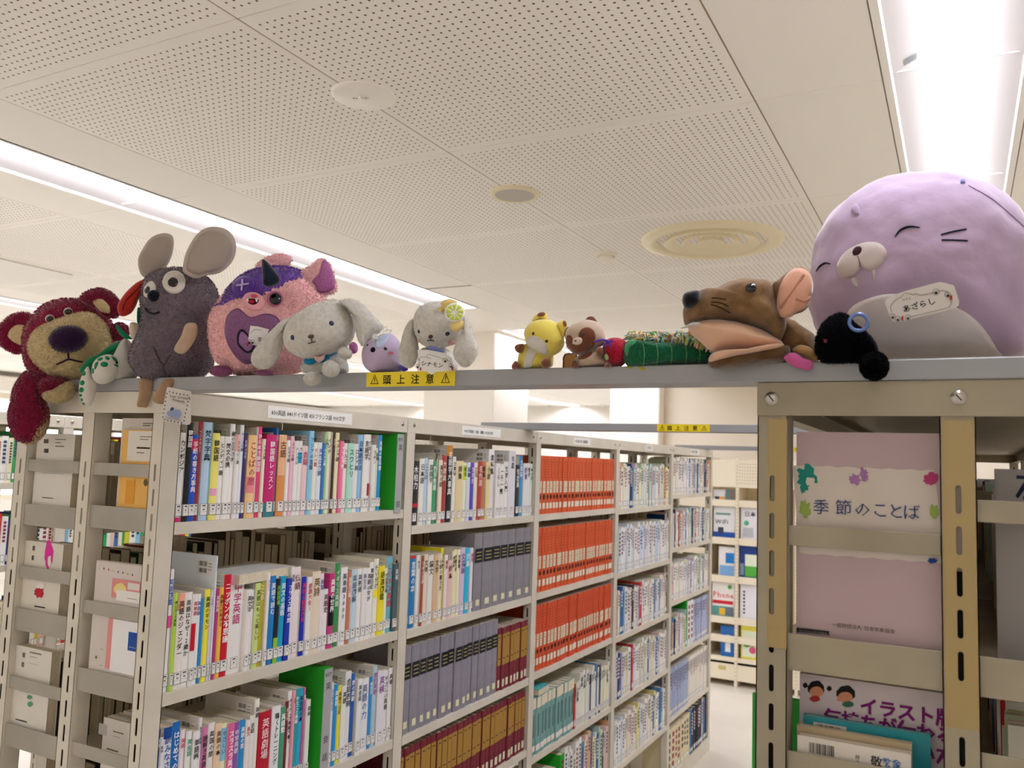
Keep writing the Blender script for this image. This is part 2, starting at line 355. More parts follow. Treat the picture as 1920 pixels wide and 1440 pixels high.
# ================================================================== BOOKCASES
YB = 1.24; PW = .045; PIT = .8975
def slotted(mb, x0, x1, y, z0, z1, s0, n, cx=None):
    """front plate at plane y (facing -Y) with n upright slots; s0 = z of the first slot's top; slots 36 mm every 53 mm"""
    cx = (x0 + x1) / 2 if cx is None else cx; hw = .0034; L = .037; per = .0525
    zt = z1
    for k in range(n):
        a = s0 - k * per; b_ = a - L; lo = a - L - (per - L) / 2; hi = zt
        if b_ < z0 + .02: break
        ring = []; 
        for (cz, sgn) in ((a - hw, 1), (b_ + hw, -1)):
            for q in range(5):
                an = math.pi * q / 4; ring.append((cx + sgn * hw * math.cos(an), y, cz + sgn * hw * math.sin(an)))
        out = []
        for (X, _, Z) in ring:
            out.append((x1 if X > cx + 1e-6 else (x0 if X < cx - 1e-6 else cx), y, hi if Z > (a - hw) + 1e-6 else (lo if Z < b_ + hw - 1e-6 else Z)))
        m_ = len(ring); mb.add(ring + out, [(i, (i + 1) % m_, m_ + (i + 1) % m_, m_ + i) for i in range(m_)])
        rb = [(X, y + .0016, Z) for X, _, Z in ring]; mb.add(ring + rb, [(i, (i + 1) % m_, m_ + (i + 1) % m_, m_ + i) for i in range(m_)])
        zt = lo
    mb.add([(x0, y, z0), (x1, y, z0), (x1, y, zt), (x0, y, zt)], [(0, 1, 2, 3)])
SM = {'m': 'steel'}
def post(par, x0, x1, y, zt=.079, slots=30, s0=.0, lip=None):
    mb = MB(); slotted(mb, x0, x1, y, Z0, zt, s0, slots)
    mb.box(x0, x0 + .0016, y, y + PW, Z0, zt); mb.box(x1 - .0016, x1, y, y + PW, Z0, zt); mb.box(x0, x1, y + PW - .0016, y + PW, Z0, zt)
    o = build(mb, 'post', SM['m'], par)
    mb = MB(); mb.box(x0 + .002, x1 - .002, y + .010, y + .012, Z0, zt - .01); build(mb, 'slot_backing', 'dark', o)
    return o
def screw(par, P, n, r=.0085):
    """slotted pan-head screw; n = outward axis ('x' or 'y-')"""
    mb = MB(); P = Vector(P); N = Vector((1, 0, 0)) if n == 'x' else Vector((0, -1, 0)); U = Vector((0, 0, 1)); V = N.cross(U); m_ = 20; vs = []
    for rr, h in ((r * 1.15, 0), (r * 1.15, .0008), (r, .001), (r * .9, .0026), (r * .55, .0036)):
        vs += [P + N * h + (U * math.cos(2 * math.pi * k / m_) + V * math.sin(2 * math.pi * k / m_)) * rr for k in range(m_)]
    fs = [(i * m_ + k, i * m_ + (k + 1) % m_, (i + 1) * m_ + (k + 1) % m_, (i + 1) * m_ + k) for i in range(4) for k in range(m_)] + [tuple(range(4 * m_, 5 * m_))]
    mb.add(vs, fs); s = build(mb, 'screw', 'chrome', par, True)
    mb = MB(); a = (U + V * .8).normalized() * r * .62; b_ = (U - V * .8).normalized() * r * .10
    mb.add([P + N * .0038 + a + b_, P + N * .0038 + a - b_, P + N * .0038 - a - b_, P + N * .0038 - a + b_], [(0, 1, 2, 3)]); build(mb, 'slot', 'dark', s)
def shelf(par, xa, xb, y0, y1, z, sx):
    """steel tray: xa = lip side; sx = +1 when the lip faces +X"""
    mb = MB(); mb.box(min(xa, xb), max(xa, xb), y0, y1, z - .003, z)
    mb.bbox(xa - .0015, xa + .0015, y0, y1, z - .026, z + .0005, .0006)
    mb.box(xb - .001, xb + .001, y0, y1, z - .022, z)
    mb.box(xa, xa - sx * .012, y0, y1, z - .026, z - .0245)
    return build(mb, 'shelf', SM['m'], par)
def bookcase(lab, xw, xm, xe, sides, nb, name='steel_bookcase', y0=YB, front_screws=(), s0s=(-.03, -.03, -.03)):
    """double-sided steel bookcase: outer faces xw (faces -X) and xe (faces +X), middle posts at xm"""
    t = thing(name, lab, 'bookcase', (xm, y0, Z0))
    for k in range(nb + 1):
        y = y0 + k * PIT
        for i, (a, b_) in enumerate(((xw, xw + .042), (xm - .021, xm + .021), (xe - .036, xe))): post(t, a, b_, y, s0=s0s[i] if k == 0 else .06)
        # ladder bars tie the posts together; the wide ones carry the shelves
        for a, b_, zz, of in ((xw + .042, xm - .021, sides['w'], sides['wo']), (xm + .021, xe - .036, sides['e'], sides['eo'])):
            for q, z in enumerate(zz):
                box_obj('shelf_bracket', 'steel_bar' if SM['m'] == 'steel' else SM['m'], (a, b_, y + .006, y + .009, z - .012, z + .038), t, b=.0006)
                zm = z + of[min(q, len(of) - 1)]
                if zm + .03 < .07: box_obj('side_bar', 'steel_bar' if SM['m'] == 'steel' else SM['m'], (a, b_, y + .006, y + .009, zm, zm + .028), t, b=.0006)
    for k in range(nb):
        a, b_ = y0 + k * PIT, y0 + (k + 1) * PIT
        for xf, s in ((xe, 1), (xw, -1)):
            mb = MB(); mb.bbox(xf - .002 * s, xf + .001 * s, a + .001 + (0 if k else -.001), b_ + (PW if k == nb - 1 else 0) - .001, .079, .1265, .0008)
            mb.box(xf, xf - s * .03, a, b_, .079, .0805)
            build(mb, 'top_rail', SM['m'], t)
            screw(t, (xf + .0012 * s, a + .035, .104), 'x', .006) if s > 0 else None
            screw(t, (xf + .0012 * s, b_ - .028, .104), 'x', .006) if s > 0 else None
        box_obj('top_panel', SM['m'], (xw + .003, xe - .003, a, b_ + (PW if k == nb - 1 else 0), .118, .1215), t)
        zs = sides['bay'][k] if k < len(sides['bay']) else sides['bay'][-1]
        for z in zs: shelf(t, xe - .002, xm + .015, a + PW + .001, b_ - .001, z, 1)
        for z in sides['w']: shelf(t, xw + .002, xm - .015, a + PW + .001, b_ - .001, z, -1)
        box_obj('base_board', SM['m'], (xe - .002, xe + .0, a + PW, b_, Z0, -1.77), t)
        box_obj('base_shelf', SM['m'], (xw + .01, xe - .002, a + PW, b_, -1.775, -1.77), t)
    box_obj('end_rail', SM['m'], (xw, xe - .001, y0 - .003, y0 - .0003, .079, .1265), t, b=.0006)
    box_obj('end_rail', SM['m'], (xw, xe - .001, y0 + nb * PIT + PW, y0 + nb * PIT + PW + .002, .079, .1265), t, b=.0006)
    return t
LB = {'wo': (.115, .108, .116), 'eo': (.105, .156, .171), 'w': (-.175, -.418, -.68, -.95, -1.25, -1.5), 'e': (-.165, -.52, -.84, -1.15, -1.47),
      'bay': [(-.155, -.516, -.832, -1.15, -1.47), (-.207, -.523, -.838, -1.108, -1.45), (-.207, -.519, -.829, -1.153, -1.47), (-.215, -.529, -.838, -1.147, -1.467), (-.158, -.472, -.782, -1.098, -1.443)]}
case_l = bookcase('long cream steel bookcase row full of language books, under the warning beam', -2.010, -1.749, -1.5, LB, 5)
RBk = {'wo': (.159, .25), 'eo': (.206, .25), 'w': (-.262, -.66, -1.0, -1.35), 'e': (-.262, -.62, -1.0, -1.35), 'bay': [(-.262, -.62, -1.0, -1.35)]}
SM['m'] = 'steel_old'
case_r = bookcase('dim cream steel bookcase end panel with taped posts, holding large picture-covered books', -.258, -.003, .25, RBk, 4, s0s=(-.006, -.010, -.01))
for x in (-.238, -.001, .236): screw(case_r, (x, YB - .003, .1035), 'y-', .0085)
for (xa, xb, zb) in ((-2.008, -1.970, -.27), (-1.768, -1.730, -.28), (-1.534, -1.502, -.29)): box_obj('filled_slot_backing', 'vc', (xa, xb, YB + .0018, YB + .0026, zb, .07), case_l, col='#8f8a7c')
screw(case_l, (-1.4987, YB + .045, .103), 'x', .009)
SM['m'] = 'steel'
NB = {'wo': (.12,), 'eo': (.12,), 'w': (-.15, -.5, -.85), 'e': (-.15, -.5, -.85, -1.2), 'bay': [(-.145, -.46, -.80, -1.15)]}
case_n = bookcase('brightly lit cream bookcase row seen through the nearest end panel', -3.76, -3.50, -3.25, NB, 6, y0=.40)
# yellowed tape on the posts of the right-hand case
M['tape'] = mat('yellowed_tape', '#a08a58', .3, spec=.6)
for (x0, x1, za, zb) in ((-.2435, -.2165, .075, -.005), (-.022, .0165, .075, -.02)):
    mb = MB(); slotted(mb, x0 + .001, x1, YB - .0006, za - .32 if x0 < -.1 else za - .39, .0745, -.006 if x0 < -.1 else -.010, 9, -.237 if x0 < -.1 else -.003); build(mb, 'tape_strip', 'tape', case_r)
    box_obj('taped_slot_backing', 'vc', (x0 + .004, x1 - .004, YB + .0018, YB + .0026, -.215 if x0 < -.1 else -.12, .07), case_r, col='#736d5e')
# class number plates on the left row
def plate(y0, y1, txt, sz):
    m_ = MB(); m_.box(-1.499, -1.4975, y0, y1, .088, .1185, '#f1f0ec'); p = build(m_, 'class_sign', 'vc', case_l)
    m_ = MB(); text(m_, txt, (-1.4972, y0 + .012, .0965), (0, 1, 0), (0, 0, 1), sz, '#33383f', bold=.008, space=.93); build(m_, 'lettering', 'vcm', p)
plate(1.54, 1.865, '830英語 840ドイツ語 850フランス語 900文字', .0146)
plate(2.455, 2.73, '908文学叢書・全集・選集 910日本文学', .0125)
plate(3.40, 3.59, '913日本小説 全集叢書', .0155)
plate(4.37, 4.47, '日本小説', .018)
plate(5.22, 5.42, '918日本文学全集', .021)
# ------------------------------------------------------------------ overhead beams with warning stickers
def beam(y, x0, x1, lab, sx):
    t = thing('overhead_beam', lab, 'beam', ((x0 + x1) / 2, y, .1275))
    box_obj('tube', 'steel_grey', (x0, x1, y, y + .075, .1275, .1555), t, b=.0015)
    st = box_obj('warning_sticker', 'vc', (sx, sx + .191, y - .0012, y - .0002, .1285, .1548), t, col='#e8cf1c')
    mb = MB(); yy = y - .0016; zc = .1417
    text(mb, '頭', (sx + .037, yy, zc - .0075), (1, 0, 0), (0, 0, 1), .0185, '#151208', bold=.012)
    text(mb, '上', (sx + .068, yy, zc - .0075), (1, 0, 0), (0, 0, 1), .0185, '#151208', bold=.012)
    text(mb, '注', (sx + .099, yy, zc - .0075), (1, 0, 0), (0, 0, 1), .0185, '#151208', bold=.012)
    text(mb, '意', (sx + .130, yy, zc - .0075), (1, 0, 0), (0, 0, 1), .0185, '#151208', bold=.012)
    warn(mb, (sx + .019, yy, zc), (1, 0, 0), (0, 0, 1), .0185); warn(mb, (sx + .172, yy, zc), (1, 0, 0), (0, 0, 1), .0185)
    build(mb, 'lettering', 'vcm', st)
    return t
beam(1.235, -1.99, .26, 'grey square beam across the aisle with the plush toys lined up on it', -.962)
beam(2.93, -1.70, .26, 'second grey beam farther down the aisle with a yellow warning sticker', -.965)
beam(5.60, -1.72, .26, 'faint third grey beam at the far end of the aisle', -.965)
# ================================================================== BOOKS
rng = random.Random(7)
ORD = ['first', 'second', 'third', 'fourth', 'fifth', 'sixth', 'seventh', 'eighth', 'ninth', 'tenth', 'eleventh', 'twelfth', 'thirteenth', 'fourteenth', 'fifteenth', 'sixteenth', 'seventeenth', 'eighteenth', 'nineteenth', 'twentieth']
TENS = {2: 'twenty', 3: 'thirty', 4: 'forty'}
def ordinal(n):
    if n <= 20: return ORD[n - 1]
    if n % 10 == 0: return {30: 'thirtieth', 40: 'fortieth', 50: 'fiftieth'}[n]
    return TENS.get(n // 10, 'fifty') + '-' + ORD[n % 10 - 1]
_cm = {}
def cover_mb(t, h, d, col, back=None, hard=False):
    mb = MB(); o = .0022 if hard else .0008
    pr = [(-t/2, -d), (-t/2, -.0028), (-t*.28, -.0006), (0, 0), (t*.28, -.0006), (t/2, -.0028), (t/2, -d)]
    inn = [(-t/2+o, -d), (-t/2+o, -.004), (-t*.28, -.0028), (0, -.0026), (t*.28, -.0028), (t/2-o, -.004), (t/2-o, -d)]
    for z0, z1 in ((0, h),):
        vs = [(x, y, z0) for y, x in pr] + [(x, y, z1) for y, x in pr] + [(x, y, z0) for y, x in inn] + [(x, y, z1) for y, x in inn]
        n = 7
        for i in range(n - 1):
            cc = col if 0 < i < n - 2 else (back or col)
            mb.add([vs[i], vs[i+1], vs[n+i+1], vs[n+i]], [(0, 1, 2, 3)], cc)
            mb.add([vs[2*n+i], vs[2*n+i+1], vs[3*n+i+1], vs[3*n+i]], [(3, 2, 1, 0)], '#e8e2d4')
            mb.add([vs[n+i], vs[n+i+1], vs[3*n+i+1], vs[3*n+i]], [(0, 1, 2, 3)], cc)
            mb.add([vs[i], vs[i+1], vs[2*n+i+1], vs[2*n+i]], [(3, 2, 1, 0)], cc)
        for i in (0, 6): mb.add([vs[i], vs[n+i], vs[3*n+i], vs[2*n+i]], [(0, 1, 2, 3)], col)
    return mb
def xf(mb, W):
    mb.v = [tuple(W @ Vector(v)) for v in mb.v]; return mb
def spine_label(t):
    mb = MB(); w_ = max(min(t - .0016, .020), .003); z0, z1 = .012, .038; x = .0009
    mb.box(-.002, x, -w_/2, w_/2, z0, z1, '#eceae6')
    f = .0007; c = '#2a2f3e'; x2 = x + .0002
    for (a, b_, e, g) in ((-w_/2, w_/2, z0, z0+f), (-w_/2, w_/2, z1-f, z1), (-w_/2, -w_/2+f, z0, z1), (w_/2-f, w_/2, z0, z1), (-w_/2, w_/2, z0+.0085, z0+.0088), (-w_/2, w_/2, z0+.017, z0+.0173)):
        mb.add([(x2, a, e), (x2, b_, e), (x2, b_, g), (x2, a, g)], [(0, 1, 2, 3)], c)
    for z, ww in ((z0+.020, .5), (z0+.0115, .25)):
        if w_ > .006: mb.add([(x2, -w_*ww/2, z), (x2, w_*ww/2, z), (x2, w_*ww/2, z+.003), (x2, -w_*ww/2, z+.003)], [(0, 1, 2, 3)], '#555a66')
    return mb
def barcode(mb, x, z, w_, h, y=0):
    """bars on a plane facing -Y"""
    r_ = random.Random(int(abs(x) * 9e4)); a = 0
    while a < w_ - .0008:
        b_ = r_.choice((.0005, .0005, .001, .0014)); mb.add([(x + a, y, z), (x + a + b_, y, z), (x + a + b_, y, z + h), (x + a, y, z + h)], [(0, 1, 2, 3)], '#26241f'); a += b_ + r_.choice((.0005, .0009))
def book(P, t, h, d, col, title=None, tcol='#222222', bands=(), label=None, group=None, lean=0, sticker=True, back=None, hard=False, name='book', pages=True, tz=None, code=False, blab=None, tsize=None):
    """P = bottom of the spine's middle (camera-relative); spine faces +X"""
    W = Matrix.Translation(P) @ Matrix.Rotation(lean, 4, 'X')
    cb = xf(cover_mb(t, h, d, col, back, hard), W)
    o = build(cb, name, 'vc', origin=P); tag(o, label, 'book', group)
    if blab: o['label'] = blab
    if pages:
        e = .0022 if hard else .0009; r_ = .004 if hard else .0012
        mb = MB(); mb.box(-d + .002, -.0028, -t/2 + e, t/2 - e, r_, h - r_); build(xf(mb, W), 'page_block', 'paper', o)
    pr = MB()
    for (bc, lo, hi) in bands:
        pr = MB(); x = .0004; ys = (-t/2, -t*.28, 0, t*.28, t/2); xs = (-.0024, -.0002, .0004, -.0002, -.0024)
        vs = [(xs[i] , ys[i], h*lo) for i in range(5)] + [(xs[i], ys[i], h*hi) for i in range(5)]
        pr.add(vs, [(i, i+1, 6+i, 5+i) for i in range(4)], bc); build(xf(pr, W), 'colour_band', 'vcm', o)
    pr = MB()
    if title and t > .0035:
        n = len(title); s = min(tsize or t * .78, (h * .60) / (n * 1.03)); s = min(s, .024)
        z = h * .92 if tz is None else h * tz
        text(pr, title, (.0007, 0, z), (0, 1, 0), (0, 0, 1), s, tcol, vertical=True, bold=.012)
    if pr.v: build(xf(pr, W), 'title', 'vcm', o)
    if sticker: build(xf(spine_label(t), W), 'call_number_label', 'vcm', o)
    if code:
        mb = MB(); y = -t/2 - .0003; mb.add([(-.062, y, h-.045), (-.012, y, h-.045), (-.012, y, h-.012), (-.062, y, h-.012)], [(0, 1, 2, 3)], '#e8e6e2')
        barcode(mb, -.056, h - .026, .026, .011, y - .0002); barcode(mb, -.056, h - .041, .026, .010, y - .0002)
        for q in range(3): mb.add([(-.026, y - .0002, h - .02 - q*.007), (-.015, y - .0002, h - .02 - q*.007), (-.015, y - .0002, h - .0185 - q*.007), (-.026, y - .0002, h - .0185 - q*.007)], [(0, 1, 2, 3)], '#77736c')
        build(xf(mb, W), 'barcode_label', 'vcm', o)
    return o
CN = [('white', (235, 232, 226)), ('cream', (225, 210, 170)), ('black', (28, 28, 34)), ('red', (190, 35, 45)), ('pink', (235, 140, 170)), ('magenta', (195, 40, 115)), ('orange', (225, 125, 60)),
      ('yellow', (240, 225, 60)), ('green', (55, 150, 80)), ('pale green', (180, 215, 150)), ('teal', (50, 160, 165)), ('pale blue', (165, 205, 230)), ('blue', (30, 100, 190)), ('navy', (35, 45, 110)),
      ('purple', (95, 70, 160)), ('lilac', (200, 180, 215)), ('brown', (140, 85, 60)), ('tan', (205, 165, 120)), ('grey', (150, 148, 150)), ('olive', (170, 160, 50))]
def cname(h):
    r_ = tuple(int(h[i:i+2], 16) for i in (1, 3, 5)); return min(CN, key=lambda q: sum((a - b) ** 2 for a, b in zip(q[1], r_)))[0]
def zat(Y, py, X=-1.505):
    lo, hi = -1.3, .3
    for _ in range(40):
        m_ = (lo + hi) / 2
        if proj((X, Y, m_))[1] > py: lo = m_
        else: hi = m_
    return lo
XS = -1.508
def prow(data, ox, oy, s, zs, ya, yb, shelfname, base_y, spots=None):
    """a row read off the photograph: each entry 'x top colour title titlecolour bands'; x at the foot of the spine"""
    rows_ = [e.split() for e in data.strip().split('\n') if e.strip()]
    ys = []
    for e in rows_:
        x = float(e[0]); py = oy + base_y(x) / s; ys.append(onp(ox + x / s, py, 0, XS).y)
    lo, hi = ys[0], ys[-1]; ys = [ya + (y - lo) / (hi - lo) * (yb - ya) for y in ys]
    n = 0
    for i, e in enumerate(rows_[:-1]):
        y0, y1 = ys[i], ys[i + 1]
        if e[2] == 'gap': continue
        n += 1
        t = max(y1 - y0 - .0006, .003); yc = (y0 + y1) / 2
        xt = float(e[0]) + (45 if s < 5 else 0)
        h = zat(yc, oy + float(e[1]) / s) - zs
        h = min(max(h, .14), .295)
        title = e[3] if len(e) > 3 and e[3] != '-' else None; tcol = e[4] if len(e) > 4 and e[4] != '-' else '#2a2a30'
        bands = [(b_.split(':')[0], float(b_.split(':')[1]), float(b_.split(':')[2])) for b_ in e[5:] if b_.startswith('#')]
        code = h > .20 and 'nocode' not in e
        d = .128 + rng.random() * .02 + (.03 if h > .21 else 0) + (.03 if h > .25 else 0)
        cn = cname(e[2]); ext = ''
        if bands: ext = ' with a %s block' % cname(bands[0][0])
        elif title: ext = ' with %s lettering' % cname(tcol)
        size = 'tall ' if h > .215 else ('thin ' if t < .011 else ('thick ' if t > .026 else ''))
        lab = '%s%s book%s, %s along %s' % (size, cn, ext, ordinal(n), shelfname)
        book(Vector((XS + rng.uniform(-.004, .003) - (.004 if h > .22 else 0), yc, zs + .0003)), t, h, d, e[2], title, tcol, bands, label=lab, code=code, back=('#d9d4cc' if (code and rng.random() < .6) or n == 1 else None), hard=t > .028)
A, B = YB + PW + .003, YB + PIT - .003      # clear opening of the first bay
prow('''140 275 #e9e6e2 タイ語 #3a3a44
153 275 #ece9e6 カンボジア #222222 #d8387e:0:.05
205 200 #16161c 韓国語 #f0f0f0
250 290 #1c54c4 手紙の書き方事典 #f4f4f8 #d8386a:.82:.95
300 197 #9c2f3c インドネシア #f0d8c0
330 200 #b6d2ea 梵字字典 #22304e
388 203 #9cc8c0 ベトナム語 #223344
397 278 #efe778 韓国語 #1a1a1a #e9a8c8:.28:.36
450 300 #efece6 ヒンディー語 #222222
490 303 #f0eeea 梵文必携 #222222
535 212 #f1efec 星の王子さま #26262a
572 288 #f0ebe8 フィリピン語 #26262a #f2b8b0:.8:1
600 220 #e6ecf2 モンゴル語 #3a4a6a
628 282 #3c3070 世界の文字 #c8c4e8
655 292 #eec58a ことばの旅 #b04a5a #e98a90:.3:.5
716 235 #cfe3df 語学 #3a5a60
727 232 #e03e74 ひらめき韓国語 #fbe8ee
765 320 #ede6cf ラオス語 #3a3a3a
790 290 #c41f6e 韓国語レッスン #f4f0f2 #3f7f88:0:.17
868 240 #2f72c0 中国語 #e8eefa
882 290 #d9924c 古語 #5a2a10 #e8b890:.5:1
938 330 #efece8 ビルマ語 #2a2a2a
965 300 #efc0d2 ネパール語 #7a2848
990 335 #eeece8 ハングル #26324a
1020 335 #ece9e6 カード #3a3a3a #2aa0c8:.7:.85
1050 370 #e6c8ca 会話 #b03a5a
1095 262 #8ecbe8 アジアの言葉 #2a5a80
1130 345 #f0ead8 マレー語 #c83a3a
1160 345 #dce8f0 タガログ語 #3a5a9a
1195 350 #3f7cc0 ベトナム語 #f0f4fa
1217 270 #a4d684 入門 #2a5a2a
1242 268 #efe9d6 インド #3a3a3a
1275 272 #4a342a 文法 #d8c8a8
1297 275 #efe8bc ペルシア語 #3a3a3a
1325 335 #f07aaa アラビア語 #ffffff
1352 350 #efe9dc トルコ語 #8a2a3a
1382 352 #b2e2d2 スワヒリ #2a6a5a
1425 355 #ece9e6 ロシア語 #3a3a3a
1457 290 #8fc2ea 日本語文法 #234a80
1492 288 #efece8 言語学 #3a3a3a
1530 288 #ece8e4 イタリア #3a3a3a #b81a2a:.2:.36
1562 362 #e9e9e6 ラテン #6a2a2a
1590 385 #d8e0b8 語源 #3a5a2a
1612 293 #2c90d4 英語の教科書 #eaf4fb
1640 293 #2c90d4''', 290, 740, 3.84, -.155, A, A + .745, "the nearest bay's top shelf", lambda x: 920 - (x - 140) * .047)
prow('''112 262 #edebe8 英語図鑑 #2a62c0 #e8559a:.52:.62
162 432 #b4e04c 声に出して英語 #2a4a1a
190 432 #ede4de 英語のジェンダー #222222 #e8a48c:.82:1
242 427 #efedea 英語はなぜ12歳か #222222
300 440 #efedea 英単語 #b8223a #c21a30:.38:.68
335 440 #eceef2 英会話 #2a4a9a
370 470 #2a8cca - -
395 405 #f4e846 英語のギモン #1a1a1a
435 410 #d8d4ec ことば #5a4a9a
455 165 #e4ecf4 発音記号 #5a7ab8
467 400 #b4387c 英語表現 #f0d8e6
497 392 #f0c24e 英語力が伸びる #5a2a10
530 300 #c8142e ニッポンの不思議 #ffffff
583 300 #edebe8 中学英語 #c03a7a #e89ac8:.9:1
685 405 #edeae6 英文法 #2a2a2a
722 410 #ebe8e2 英作文 #4a4a4a
752 360 #cde08a 英語はもっと楽しい #3a4a1a
790 290 #b6aa32 こころ #efe8c0
835 285 #eeeae6 えいご #c82a4a
858 308 #1c7cca 英語で読む #e8f2fa
900 330 #20242c 英語辞書 #8ac83a #8ac83a:0:.3
932 310 #1aa2cc 英文の基礎 #e8f6fa
975 325 #1c34aa フランス語の旅 #ffffff
1010 245 #ebe9e8 独語 #4a4a5a
1035 245 #ecdfe2 仏語 #7a3a4a
1085 315 #1d2cae 英語の語源大全 #e8325a
1120 315 #ecebea 語源大全1 #c81a3a
1155 275 #e6d8c0 英詩 #7a5a3a
1215 290 #ecdde4 英国 #3a5aa0
1247 405 #ebe9e8 英語史 #3a3a3a
1285 288 #c63a80 英語の世界 #ffffff #1a1a1e:.3:.7
1325 215 #378f4e イギリス英語 #dcefe0
1362 245 #edeceb 英単語3000 #2a3a5a
1410 275 #c67c62 語源図鑑 #f4e6dc
1440 260 #c4dce8 英語図解 #3a5a7a
1480 255 #edebe9 英熟語 #4a4a4a
1515 250 #eae8e6 英文法 #4a5a8a
1545 250 #edebea 英語の学び #3a3a3a
1577 210 #efedea 英語日記 #26262a
1607 185 #efedd8 使い分け #26262a #f0e23a:.5:.6
1640 235 #f0e02c 語源図鑑 #4a4a18
1680 250 #efeccc 続語源図鑑 #4a4a30
1702 170 #6cb6c8 ビジネス英語 #d83a3a
1745 220 #4f6468 英和 #d8e4e4
1775 220 #4f6468''', 270, 1000, 3.84, -.516, A, B, "the nearest bay's second shelf", lambda x: 1135 - (x - 112) * .245)
prow('''145 565 #30508f 英検 #e8eef8 nocode
180 620 #e8e6ea 英語 #4a4a7a
205 545 #e4e9f2 読みなさい #2a4a9a #1c4c9c:.9:1
265 510 #166aba はじめての英語 #ffffff
320 565 #ecdfe4 英語 #d83a6a
356 570 #e9ece9 英会話 #2aa08a
397 570 #e8e8ec 単語帳 #3a3a3a
445 480 #e6e6ec 生きた英語 #3a3a4a
470 545 #d27cac 謎解き英語 #2a2a2a
515 515 #ecece8 英国の旅 #2a2a2a
560 515 #eecfae 英語の本 #5a3a2a
602 515 #e8e6c4 やさしい #5a6a8a #8ac0e0:.6:.95
642 515 #e0649a スラスラ英語 #ffffff
690 510 #8a5ab0 中学英語 #f0e8f8
730 490 #1f90d0 英語の音 #ffffff
766 490 #ebe4e4 英文 #c8303a
797 460 #e8e6e2 会話 #2a2a2a
832 345 #e9e5dc 英語 #3a3a3a
867 430 #b8112f 英語劇場 #f4d8dc
950 390 #e8e8ec 聴くトレーニング #1a1a2a
1010 400 #4a9a78 英語塾 #ffffff
1050 360 #7a2232 英文学 #e8c8a8
1077 290 #ecebea ネイティブ英語で書く #1a1a1a
1105 285 #efa0b8 英語 #b02a5a
1122 275 #2aa4a0 ひとこと英語 #ffffff
1150 270 #2aa8cc 英会話の本 #0a2a4a
1182 265 #c8669a 英語 #ffffff
1197 350 #e6e6e2 英検 #3a5a4a
1227 350 gap
1365 225 #e2e9f2 はじめての文 #2a62a8
1387 240 #2292da 英会話 #ffffff
1416 250 #f0e232 英語で日記 #3a3a1a
1442 250 #eaeae6 英語 #2a2a2a
1476 150 #e6e6e8 会話表現 #3a3a4a
1517 165 #2062b4 旅の英語 #ffffff
1547 200 #ebeaea 英会話 #3a5a3a
1577 200 #e9ebef 英語の力 #6a6aa0
1640 185 #2a8cd0 英文法 #ffffff
1662 110 #a9c8d8 旅行英語 #b03a9a
1692 140 #e4e0ea 英検 #8a4a9a
1742 140 #e9e7e4 やさしい英語 #3a3a3a
1772 125 #e8e8ea 英語 #3a3a4a
1800 125 #e8e8ea''', 250, 1220, 3.765, -.832, A, B, "the nearest bay's third shelf", lambda x: 800 - (x - 145) * .08)
A2, B2 = YB + PIT + PW + .003, YB + 2 * PIT - .003
prow('''115 290 #1b1f28 木柏力 #f2f2f2 #c02a3a:.28:.34
160 275 #ebe6da 日本語 #5a4a3a
190 270 #b8d4e6 ことば #3a5a8a
215 280 #ebeae4 国語学 #4a4a4a
243 290 #3f9c6c 四字熟語 #f0f6f0
270 240 #5b5a3c 書道字典 #d8d0a8
286 285 #e9e1cc 漢字の話 #3a3a2a
310 255 #a8392f 大辞典 #f0d8c8
340 190 #181a24 言語学大事典 #f0f0f0 #c88a3a:.86:1
375 262 #ebe8e0 文章術 #3a3a3a
395 290 #e2cfa0 詩集 #3a3a2a
440 300 #e8ecd8 俳句 #2a2a2a #c8e04a:.7:.95
460 300 #d8dce6 短歌 #2a3a6a
482 300 #5a48bc 文学史 #e0dcf4
505 300 #eae2cc 文芸 #b04a3a
526 292 #b0403c 名作選 #f4d8c8
555 295 #c27e4c 随筆 #4a1a10
578 295 #e8d69c 小説 #3a2a1a
605 215 #e9e6e8 資料集 #3a3a3a
640 305 #edebe9 くらし #3a3a3a
665 310 #eceae6 一千一夜 #222222
692 295 #edebe6 文学入門 #1a1a1a
722 225 #e2e2e8 年鑑 #5a5a6a
765 315 #23262e 怪談集 #e8e8e8
794 255 #3a96d2 文庫論 #f0f6fa
815 305 #e8e8ea 読書 #6a5a9a
840 305 #ebebe8 書評 #3a3a3a
858 308 #dbe8de 本の旅 #3a6a4a
873 308 #dbe8de''', 740, 780, 3.43, -.207, A2, B2, "the second bay's top shelf", lambda x: 700 - (x - 115) * .08)
prow('''90 890 #ece8d8 詩 #3a3a3a #f0e23a:.9:1
118 900 #1a7ab8 言葉の本 #f0f4f8 #c8303a:.96:1
155 895 #ecebe6 作文 #4a4a4a
175 900 #a84c3c 日本の古典 #f0d8c8
196 890 #e3d8c2 文体 #4a3a2a
226 895 #e9e6e0 論文 #3a3a3a
260 890 #d8b992 文学 #5a3a2a
292 885 #e9e0ca 小説の書き方 #4a3a3a
316 850 #e8dd30 詩と絵本 #5a5a1a
331 895 #ecdfe0 童話 #b03a4a
351 930 #e6c6ba 絵本 #8a3a3a
386 870 #e8e0cc 漫画論 #3a3a3a
402 860 #eee9b2 児童文学 #4a4a1a
421 860 #ece9c6 児童書 #3a3a2a
441 850 #d8c0e0 文芸誌 #6a2a7a
471 850 #2cbada 詩集 #eaf8fb
501 850 #ecdfe4 随想 #b03a6a
520 850 #ecdfe4''', 740, 780, 3.43, -.523, A2, A2 + .40, "the second bay's second shelf", lambda x: 1345 - (x - 90) * .215)
